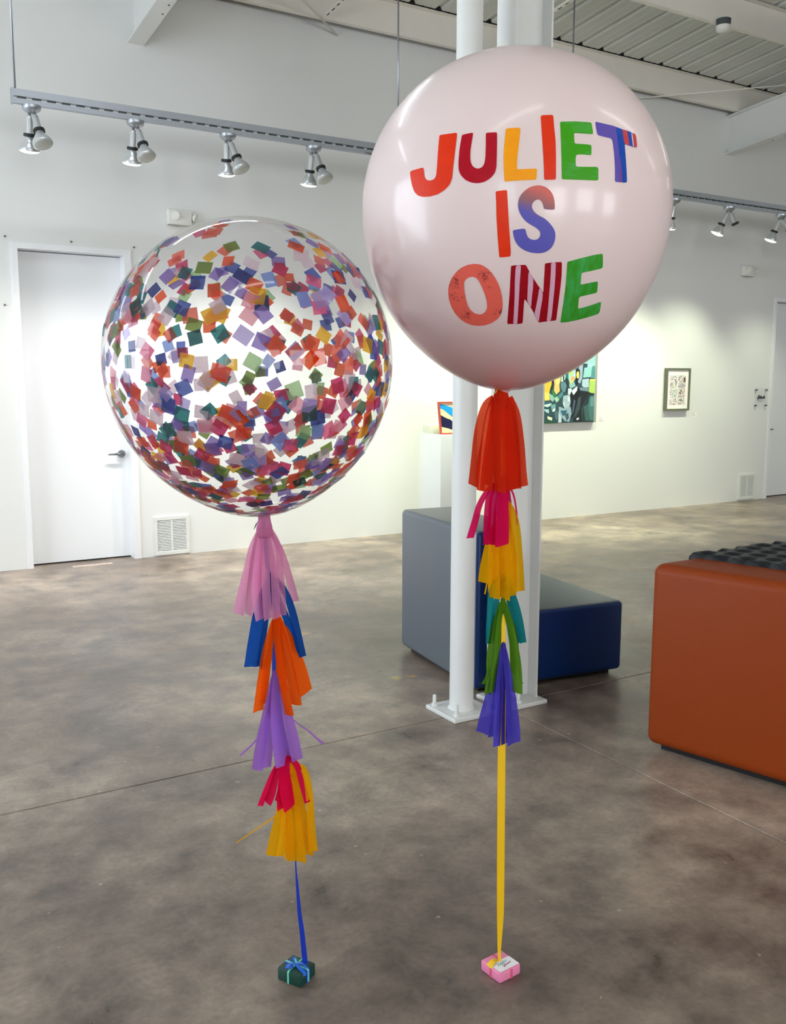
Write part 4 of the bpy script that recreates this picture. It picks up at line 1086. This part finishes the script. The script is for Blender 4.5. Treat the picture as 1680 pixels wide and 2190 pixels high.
def brushed(name, c1, c2, scale=(18, 60, 18), rough=0.42, lo=0.35, hi=0.7):
    """Hand-brushed paint: streaks of two tones."""
    m, nt, out = new_mat(name); L = nt.links.new
    tc = N(nt, 'ShaderNodeTexCoord'); mp = N(nt, 'ShaderNodeMapping'); mp.inputs['Scale'].default_value = scale
    L(tc.outputs['Object'], mp.inputs[0])
    no = N(nt, 'ShaderNodeTexNoise'); no.inputs['Scale'].default_value = 2.2; no.inputs['Detail'].default_value = 4; L(mp.outputs[0], no.inputs['Vector'])
    mr = N(nt, 'ShaderNodeMapRange'); mr.inputs[1].default_value = lo; mr.inputs[2].default_value = hi; L(no.outputs['Fac'], mr.inputs[0])
    mx = N(nt, 'ShaderNodeMix', data_type='RGBA'); mx.inputs[6].default_value = c1; mx.inputs[7].default_value = c2; L(mr.outputs[0], mx.inputs[0])
    p = N(nt, 'ShaderNodeBsdfPrincipled'); p.inputs['Roughness'].default_value = rough; p.inputs['Specular IOR Level'].default_value = 0.2; L(mx.outputs[2], p.inputs['Base Color']); L(p.outputs[0], out.inputs[0])
    return m
brushed('paint_orange', rgb(232, 54, 12), rgb(226, 50, 14))
brushed('paint_crimson', rgb(172, 6, 30), rgb(182, 10, 36))
brushed('paint_amber', rgb(255, 164, 8), rgb(252, 158, 10))
brushed('paint_green', rgb(62, 160, 18), rgb(92, 178, 96), scale=(10, 10, 40), lo=0.52, hi=0.85)
brushed('paint_green_b', rgb(56, 150, 34), rgb(70, 176, 92), scale=(34, 20, 9), lo=0.4, hi=0.8)
brushed('paint_violet', rgb(94, 80, 176), rgb(104, 84, 170))
brushed('paint_cobalt', rgb(10, 76, 176), rgb(14, 68, 166))
brushed('paint_brick', rgb(190, 62, 60), rgb(214, 70, 78))
brushed('paint_wine', rgb(150, 4, 20), rgb(166, 6, 26))
brushed('paint_pale', rgb(226, 166, 190), rgb(214, 178, 200))
brushed('paint_white', rgb(236, 222, 226), rgb(240, 230, 232))
brushed('paint_mauve', rgb(150, 74, 130), rgb(130, 70, 140))
def o_paint():
    m, nt, out = new_mat('paint_salmon'); L = nt.links.new
    tc = N(nt, 'ShaderNodeTexCoord')
    n1 = N(nt, 'ShaderNodeTexNoise'); n1.inputs['Scale'].default_value = 210; n1.inputs['Detail'].default_value = 3; n1.inputs['Distortion'].default_value = 1.6
    n2 = N(nt, 'ShaderNodeTexNoise'); n2.inputs['Scale'].default_value = 34
    L(tc.outputs['Object'], n1.inputs['Vector']); L(tc.outputs['Object'], n2.inputs['Vector'])
    mu = N(nt, 'ShaderNodeMath', operation='MULTIPLY'); L(n1.outputs['Fac'], mu.inputs[0]); L(n2.outputs['Fac'], mu.inputs[1])
    mr = N(nt, 'ShaderNodeMapRange'); mr.inputs[1].default_value = 0.315; mr.inputs[2].default_value = 0.36; mr.inputs[4].default_value = 0.8; L(mu.outputs[0], mr.inputs[0])
    mx = N(nt, 'ShaderNodeMix', data_type='RGBA'); mx.inputs[6].default_value = rgb(236, 98, 82); mx.inputs[7].default_value = rgb(120, 26, 38); L(mr.outputs[0], mx.inputs[0])
    p = N(nt, 'ShaderNodeBsdfPrincipled'); p.inputs['Roughness'].default_value = 0.5; L(mx.outputs[2], p.inputs['Base Color']); L(p.outputs[0], out.inputs[0])
o_paint()
def s_paint():
    m, nt, out = new_mat('paint_red_to_violet'); L = nt.links.new
    tc = N(nt, 'ShaderNodeTexCoord'); sp = N(nt, 'ShaderNodeSeparateXYZ'); L(tc.outputs['Object'], sp.inputs[0])
    no = N(nt, 'ShaderNodeTexNoise'); no.inputs['Scale'].default_value = 45; L(tc.outputs['Object'], no.inputs['Vector'])
    # blend runs up the letter and slightly across it
    a = N(nt, 'ShaderNodeMath', operation='MULTIPLY_ADD'); a.inputs[1].default_value = 0.35; L(sp.outputs[0], a.inputs[0]); L(sp.outputs[2], a.inputs[2])
    b_ = N(nt, 'ShaderNodeMath', operation='MULTIPLY_ADD'); b_.inputs[1].default_value = 0.02; L(no.outputs['Fac'], b_.inputs[0]); L(a.outputs[0], b_.inputs[2])
    mr = N(nt, 'ShaderNodeMapRange'); mr.inputs[1].default_value = S_BLEND[0]; mr.inputs[2].default_value = S_BLEND[1]; L(b_.outputs[0], mr.inputs[0])
    cr = N(nt, 'ShaderNodeValToRGB'); e = cr.color_ramp.elements
    e[0].color = rgb(84, 80, 178); e[1].color = rgb(214, 98, 88); k = cr.color_ramp.elements.new(0.5); k.color = rgb(146, 92, 98)
    L(mr.outputs[0], cr.inputs[0])
    p = N(nt, 'ShaderNodeBsdfPrincipled'); p.inputs['Roughness'].default_value = 0.5; L(cr.outputs[0], p.inputs['Base Color']); L(p.outputs[0], out.inputs[0])
ts = [polar(p[0], p[1], PR, PA, PB) for p in PAINT['S']]
zs_ = sorted(q.z + 0.35 * q.x for q in ts)
S_BLEND = (zs_[0] + 0.60 * (zs_[-1] - zs_[0]), zs_[0] + 1.0 * (zs_[-1] - zs_[0]))
s_paint()
E1 = 0.0006
paint_patch('painted_letter_j', ['J'], 'paint_orange', bp, E1, 'orange letter J')
paint_patch('painted_letter_u', ['U'], 'paint_crimson', bp, E1, 'crimson letter U')
paint_patch('painted_letter_l', ['L'], 'paint_amber', bp, E1, 'amber letter L')
paint_patch('painted_letter_i', ['I'], 'paint_orange', bp, E1, 'tall orange letter I of the top word')
paint_patch('painted_letter_e', ['E'], 'paint_green', bp, E1, 'green letter E of the top word')
T = paint_patch('painted_letter_t', ['T'], 'paint_violet', bp, E1, 'violet letter T with blue and red stripes')
for k_, m_ in (('Tb1', 'paint_cobalt'), ('Tr1', 'paint_brick'), ('Tb2', 'paint_cobalt'), ('Tw', 'paint_white'), ('Tr2', 'paint_brick'), ('Tm', 'paint_mauve')):
    paint_patch('stripe', [k_], m_, T, E1 + 0.0005)
paint_patch('painted_letter_i', ['I2'], 'paint_orange', bp, E1, 'orange letter I of the middle word')
paint_patch('painted_letter_s', ['S'], 'paint_red_to_violet', bp, E1, 'letter S fading from red to violet')
paint_patch('painted_letter_o', ['O', 'Oh'], 'paint_salmon', bp, E1, 'scratchy salmon letter O')
Nn = paint_patch('painted_letter_n', ['N'], 'paint_wine', bp, E1, 'dark red letter N with pink stripes')
for k_ in ('N1', 'N2', 'N3', 'N4'): paint_patch('stripe', [k_], 'paint_pale', Nn, E1 + 0.0005)
paint_patch('painted_letter_e', ['E2'], 'paint_green_b', bp, E1, 'brushed green letter E of the bottom word')

# --- clear balloon with paper confetti
GC = Vector((0.9004, 2.1761, 1.6485)); GK = Vector((0.925, 2.163, 1.250)); GR, GA, GB = 0.3515, 0.085, 0.045
bg = balloon_root('confetti_balloon', 'big clear balloon filled with multicoloured square paper confetti', 'balloon', GC, GK)
v, f = balloon_skin(GR, GA, GB)
link('clear_skin', mesh_data('clear_skin', v, f, ['clear_film'], smooth=True), bg)
zb = -GR * (1 + GA + GB) * SQUASH
MB().lathe([(0.024, zb + 0.010), (0.010, zb - 0.006), (0.008, zb - 0.014), (0.013, zb - 0.024), (0.010, zb - 0.032), (0.005, zb - 0.036)], 20).build('neck', 'clear_film', bg, smooth=True)
CONF = [((232, 70, 24), 17), ((238, 98, 76), 12), ((196, 26, 84), 10), ((232, 88, 138), 7), ((14, 104, 108), 9), ((106, 132, 38), 9), ((58, 78, 168), 9), ((12, 26, 110), 3),
        ((140, 112, 196), 12), ((226, 204, 216), 14), ((240, 176, 24), 6), ((160, 200, 140), 4), ((8, 62, 66), 2), ((240, 160, 178), 7), ((176, 160, 220), 6), ((120, 150, 220), 4)]
cm = [tissue('confetti_%d' % i, rgb(*c), 0.55, 0.24) for i, (c, wgt) in enumerate(CONF)]
wts = [w_ for c, w_ in CONF]
S = 0.0165
pv = []; pf_ = []
for j in range(3):
    for i in range(3):
        x = (i - 1) * S; y = (j - 1) * S; pv.append((x, y, -(x * x + y * y) / (2 * GR)))
for j in range(2):
    for i in range(2):
        a = j * 3 + i; pf_.append((a, a + 1, a + 4, a + 3))
flat = mesh_data('confetti', pv, pf_, [cm[0]], smooth=True)
curl_v = [(x, y, z + 9.0 * x * x) for x, y, z in pv]
curl = mesh_data('confetti_curled', curl_v, pf_, [cm[0]], smooth=True)
rc = random.Random(21)
pieces = []
to_cam = (bg.matrix_world.inverted() @ Vector((0, 0, CAM_H))).normalized()
tries = 0
while len(pieces) < 980:
    tries += 1
    z = rc.uniform(-1, 1); az = rc.uniform(0, 360)
    dens = 0.50 if z > 0 else 0.50 + 0.55 * min(1, -z * 1.1)
    if z > 0.72: dens *= max(0.0, 1 - (z - 0.72) / 0.22)
    if rc.random() > dens: continue
    el = math.degrees(math.asin(z))
    pos = polar(az, el, GR, GA, GB, -0.0012 - rc.random() * 0.0035)
    n = (polar(az, el, GR, GA, GB)).normalized()
    tilt = Vector((rc.gauss(0, 1), rc.gauss(0, 1), rc.gauss(0, 1))) * (0.035 if rc.random() < 0.86 else 0.22)
    nn = (n + tilt).normalized()
    q = nn.to_track_quat('Z', 'Y').to_matrix().to_4x4() @ Matrix.Rotation(rc.uniform(0, 6.28), 4, 'Z') @ Matrix.Diagonal((rc.uniform(0.82, 1.12), rc.uniform(0.86, 1.1), 1, 1))
    if tilt.length > 0.15: pos = pos - n * 0.006
    q.translation = pos
    pieces.append((n.dot(to_cam), q, rc.choices(range(len(CONF)), wts)[0], rc.random() < 0.18))
pieces.sort(key=lambda t: -t[0])
for (dt, q, ci, cu) in pieces[:300]:
    o = link('confetti', curl if cu else flat, bg)
    o.matrix_local = q
    o.material_slots[0].link = 'OBJECT'; o.material_slots[0].material = cm[ci]
vv = []; ff = []; ix = []
for (dt, q, ci, cu) in pieces[300:]:
    b0 = len(vv); vv += [q @ Vector(p) for p in (curl_v if cu else pv)]
    for t in pf_: ff.append(tuple(b0 + i for i in t)); ix.append(ci)
o = link('confetti_scatter', mesh_data('confetti_scatter', vv, ff, cm, ix, smooth=True), bg); o['kind'] = 'stuff'

# ------------------------------------------------------------------ ribbons and tassels
def at(right, up, dist):
    """Point on the balloons' garland plane: mm to the side and up, metres ahead."""
    return HR * (right / 1000) + HF * dist + Vector((0, 0, up / 1000))
def catmull(P, n):
    out = []
    Q = [P[0]] + list(P) + [P[-1]]
    m = len(P) - 1
    for k in range(n + 1):
        t = k / n * m; i = min(int(t), m - 1); u = t - i
        a, b, c, d = Q[i], Q[i + 1], Q[i + 2], Q[i + 3]
        out.append(tuple(0.5 * ((2 * b[j]) + (-a[j] + c[j]) * u + (2 * a[j] - 5 * b[j] + 4 * c[j] - d[j]) * u * u + (-a[j] + 3 * b[j] - 3 * c[j] + d[j]) * u ** 3) for j in range(len(b))))
    return out
rs = random.Random(5)
def strip(root, pts, w0, w1, depth, dist, mat, head):
    n = 14; path = catmull(pts, n)
    v = []; f = []; hw = 2
    ph = rs.uniform(0, 6.28); fold = rs.choice((-1, 1)) * rs.uniform(0.15, 0.4); slant = rs.uniform(-0.22, 0.22); roll = rs.choice((-1, 1)) * rs.uniform(0.25, 1.1)
    for k, (x, z) in enumerate(path):
        t = k / n
        a = path[max(0, k - 1)]; c = path[min(n, k + 1)]
        dx, dz = c[0] - a[0], c[1] - a[1]; l = math.hypot(dx, dz) or 1
        nx, nz = -dz / l, dx / l
        w_ = (w0 + (w1 - w0) * min(1, t * 1.25)) / 2
        d0 = depth * min(1, 0.25 + t * 1.2) + 2.2 * math.sin(ph + t * 5.0) * t
        for j in (-2, -1, 0, 1, 2):
            s = j / 2
            ex = (slant * s * w_ * 1.6 if k == n else 0)
            px = x + nx * w_ * s + dx / l * ex; pz = z + nz * w_ * s + dz / l * ex
            dd = d0 + fold * w_ * (1 - abs(s)) * (0.4 + 0.6 * t) + roll * w_ * s * min(1, t * 2)
            v.append(at(px, pz, dist + dd / 1000) - head)
    for k in range(n):
        for j in range(4):
            a = k * 5 + j; f.append((a, a + 1, a + 6, a + 5))
    return link('tissue_strip', mesh_data('tissue_strip', v, f, [mat], smooth=True), root)
def tassel(key, mat, dist, label):
    st = TASSELS[key]
    hx = sum(s[0][0][0] for s in st) / len(st); hz = max(s[0][0][1] for s in st)
    head = at(hx, hz, dist)
    r = thing('tissue_tassel', label, 'tassel', head, 0, 'tissue tassels on the balloon ribbons')
    kn = MB().lathe([(0.0145, 0.028), (0.0165, 0.012), (0.0195, 0.0), (0.0215, -0.012), (0.017, -0.03)] if key in ('P1', 'G1') else [(0.003, 0.014), (0.006, 0.008), (0.0075, -0.004), (0.008, -0.016), (0.006, -0.03)], 14)
    kn.v = [HR * p.x + HF * p.y * 0.8 + Vector((0, 0, p.z)) for p in kn.v]
    kn.build('knot', mat, r, smooth=True)
    for (pts, w0, w1, dp) in st: strip(r, pts, w0, w1, dp, dist, mat, head)
    return r
DP, DG = 2.354, 2.33
for key, col, tr, cl, lab in (
        ('P1', (240, 58, 26), 0.4, 0.05, 'orange red tissue tassel hanging right below the pink balloon'),
        ('P2', (222, 16, 92), 0.4, 0.05, 'magenta tissue tassel between the orange red and the yellow one, under the pink balloon'),
        ('P3', (250, 184, 8), 0.45, 0.04, 'golden yellow tissue tassel under the magenta one, below the pink balloon'),
        ('P4', (12, 118, 124), 0.35, 0.03, 'teal tissue tassel below the yellow one'),
        ('P5', (88, 140, 32), 0.35, 0.03, 'moss green tissue tassel between the teal and the violet blue one'),
        ('P6', (84, 74, 196), 0.4, 0.04, 'violet blue tissue tassel lowest under the pink balloon'),
        ('G1', (236, 158, 200), 0.45, 0.14, 'pale pink tissue tassel right below the confetti balloon'),
        ('G2', (16, 72, 164), 0.35, 0.03, 'royal blue tissue tassel under the pale pink one'),
        ('G3', (246, 88, 8), 0.4, 0.04, 'bright orange tissue tassel under the royal blue one'),
        ('G4', (170, 116, 212), 0.45, 0.05, 'lilac tissue tassel in the middle of the confetti balloon ribbon'),
        ('G5', (230, 14, 78), 0.4, 0.05, 'crimson tissue tassel under the lilac one'),
        ('G6', (255, 178, 8), 0.45, 0.04, 'amber yellow tissue tassel lowest under the confetti balloon')):
    m = tissue('tissue_' + key.lower(), rgb(*col), tr + 0.05, cl * 1.0 + 0.13)
    tassel(key, m, DP if key[0] == 'P' else DG, lab)

def ribbon(name, table, dist, mat, label):
    P = catmull([(a, z, w_) for a, z, w_ in table], 60)
    v = []; f = []
    for k, (x, z, w_) in enumerate(P):
        for (s, d) in ((-1, -0.0004), (1, -0.0004), (1, 0.0004), (-1, 0.0004)):
            v.append(at(x + s * w_ / 2, z, dist + d + 0.0 * s))
        if k:
            b0 = (k - 1) * 4
            for i in range(4): f.append((b0 + i, b0 + (i + 1) % 4, b0 + 4 + (i + 1) % 4, b0 + 4 + i))
    f.append((0, 1, 2, 3)); L_ = len(v); f.append((L_ - 1, L_ - 2, L_ - 3, L_ - 4))
    return tag(link(name, mesh_data(name, v, f, [mat])), label, 'ribbon')
ribbon('balloon_ribbon', RIBBON_YELLOW, DP, 'yellow_ribbon', 'flat yellow ribbon tying the pink balloon to the pink box')
ribbon('balloon_ribbon', RIBBON_BLUE, DG, 'blue_ribbon', 'twisted blue ribbon tying the confetti balloon to the green box')
# little ribbon ends at the balloon knots
def tail(label, pts, w_, dist, mat, nm):
    P = catmull(pts, 12); v = []; f = []
    for k, (x, z) in enumerate(P):
        v += [at(x - w_ / 2, z, dist - 0.02), at(x + w_ / 2, z + 1.5, dist - 0.016)]
        if k: f.append((2 * k - 2, 2 * k - 1, 2 * k + 1, 2 * k))
    return tag(link(nm, mesh_data(nm, v, f, [mat], smooth=True)), label, 'ribbon')
tail('short golden ribbon end at the knot of the pink balloon', [(268, 1582), (262, 1583), (256, 1577), (252, 1570)], 6, DP, solid('gold_ribbon', rgb(196, 160, 40), 0.35), 'ribbon_tail')
tail('short dark ribbon end at the knot of the confetti balloon', [(-338, 1251), (-342, 1246), (-345, 1238), (-349, 1232)], 3, DG, 'dark_thread', 'ribbon_tail')

# ------------------------------------------------------------------ wrapped weights on the floor
pw = thing('gift_weight', 'small pink wrapped gift box weight with a white name sticker', 'weight', (1.470, 1.863, 0), R_(5))
h = 0.031; hs = 0.0385
MB().rbox(-hs, hs, -hs, hs, 0.0, h, 0.005, 3).build('box', 'pink_card', pw, auto=40)
t = 0.0007
for (a, c, ax) in ((-0.004, 0.004, 'x'), (-0.004, 0.004, 'y')):
    m = MB()
    if ax == 'x':
        m.prism([(-hs - t, 0.001), (-hs - t, h - .004), (-hs + .004, h + t), (hs - .004, h + t), (hs + t, h - .004), (hs + t, 0.001), (hs - .001, 0.001), (hs - .001, h - .006), (hs - .006, h - .001), (-hs + .006, h - .001), (-hs + .001, h - .006), (-hs + .001, 0.001)], a + 0.004, c + 0.004, 'x')
    else:
        m.prism([(-hs - t, 0.001), (-hs - t, h - .004), (-hs + .004, h + t), (hs - .004, h + t), (hs + t, h - .004), (hs + t, 0.001), (hs - .001, 0.001), (hs - .001, h - .006), (hs - .006, h - .001), (-hs + .006, h - .001), (-hs + .001, h - .006), (-hs + .001, 0.001)], a - 0.002, c - 0.002, 'y')
    m.build('band', 'pink_band', pw)
sk = MB().prism([(-0.0345, -0.036), (0.0345, -0.036), (0.0345, 0.0045), (-0.0345, 0.0045)], h + 0.0008, h + 0.0016, 'z').build('name_sticker', 'sticker_white', pw)
def squig(name, pts, r, mat, z):
    m = MB()
    for a, c in zip(pts[:-1], pts[1:]): m.tube((a[0], a[1], z), (c[0], c[1], z), r, 6)
    return m.build(name, mat, sk)
squig('teal_script', [(-0.020, -0.016), (-0.016, -0.006), (-0.012, -0.014), (-0.006, -0.004), (-0.003, -0.012), (0.004, -0.003), (0.008, -0.010), (0.015, -0.004)], 0.0013, solid('ink_teal', rgb(120, 178, 190), 0.5), h + 0.0012)
squig('slate_script', [(-0.010, -0.020), (-0.004, -0.006), (-0.002, -0.018), (0.004, -0.008)], 0.0009, solid('ink_slate', rgb(96, 110, 140), 0.5), h + 0.0012)
squig('wine_flourish', [(-0.010, -0.024), (0.000, -0.020), (0.010, -0.019), (0.020, -0.016)], 0.0015, solid('ink_wine', rgb(160, 60, 84), 0.5), h + 0.0012)
b = MB()
P = catmull([(-0.004, 0.006, h + 0.002), (-0.012, 0.007, h + 0.006), (-0.022, 0.005, h + 0.008), (-0.032, 0.004, h + 0.004), (-0.040, 0.003, h - 0.002)], 10)
v = []; f = []
for k, (x, y, z) in enumerate(P):
    w_ = 0.004 + 0.007 * k / 10
    v += [(x, y - w_, z - 0.001), (x, y + w_, z + 0.001)]
    if k: f.append((2 * k - 2, 2 * k - 1, 2 * k + 1, 2 * k))
link('ribbon_end', mesh_data('ribbon_end', v, f, ['yellow_ribbon'], smooth=True), pw)
# gold loop from the box to the ribbon's end
gw = thing('gift_weight', 'small dark green wrapped gift box weight with blue and mint ribbons', 'weight', (0.982, 2.129, 0), R_(28))
hx, hy, h = 0.0345, 0.0385, 0.036
MB().rbox(-hx, hx, -hy, hy, 0.0, h, 0.004, 2).build('box', 'green_paper', gw, auto=40)
def band_box(name, ax, c, wd, mat, t):
    H = hy if ax == 'x' else hx
    pr = [(-H - t, 0.001), (-H - t, h - .003), (-H + .003, h + t), (H - .003, h + t), (H + t, h - .003), (H + t, 0.001), (H - .001, 0.001), (H - .001, h - .005), (H - .005, h - .001), (-H + .005, h - .001), (-H + .001, h - .005), (-H + .001, 0.001)]
    return MB().prism(pr, c - wd / 2, c + wd / 2, ax).build(name, mat, gw)
band_box('blue_band', 'x', 0.0, 0.017, 'blue_ribbon', 0.0006)
band_box('mint_band', 'x', 0.0, 0.007, 'mint_ribbon', 0.0012)
band_box('mint_band', 'y', 0.002, 0.005, 'mint_ribbon', 0.0012)
def ribbon3(name, pts, w_, mat, up=(0, 0, 1)):
    P = catmull(pts, 10); v = []; f = []
    for k in range(11):
        a = Vector(P[max(0, k - 1)]); c = Vector(P[min(10, k + 1)]); s = (c - a).cross(Vector(up)).normalized() * w_ / 2
        p = Vector(P[k]); v += [p - s, p + s]
        if k: f.append((2 * k - 2, 2 * k - 1, 2 * k + 1, 2 * k))
    return link(name, mesh_data(name, v, f, [mat], smooth=True), gw)
ribbon3('bow_loop', [(0, 0.002, h + 0.003), (-0.016, 0.006, h + 0.012), (-0.030, 0.008, h + 0.010), (-0.030, 0.006, h + 0.004), (-0.012, 0.002, h + 0.003)], 0.010, 'bow_ribbon')
ribbon3('bow_tail', [(0.012, 0.018, h + 0.010), (0.0, 0.0, h + 0.005), (-0.012, -0.020, h + 0.004), (-0.016, -0.036, h + 0.001), (-0.017, -0.0405, h - 0.008)], 0.011, 'bow_ribbon')
ribbon3('bow_tail', [(0.004, 0.0, h + 0.004), (0.004, -0.014, h + 0.008), (0.002, -0.030, h + 0.005), (0.002, -0.041, h - 0.006)], 0.007, 'bow_ribbon')
ribbon3('mint_tail', [(0.0, 0.0, h + 0.005), (0.008, 0.010, h + 0.009), (0.016, 0.020, h + 0.006)], 0.005, 'mint_ribbon')
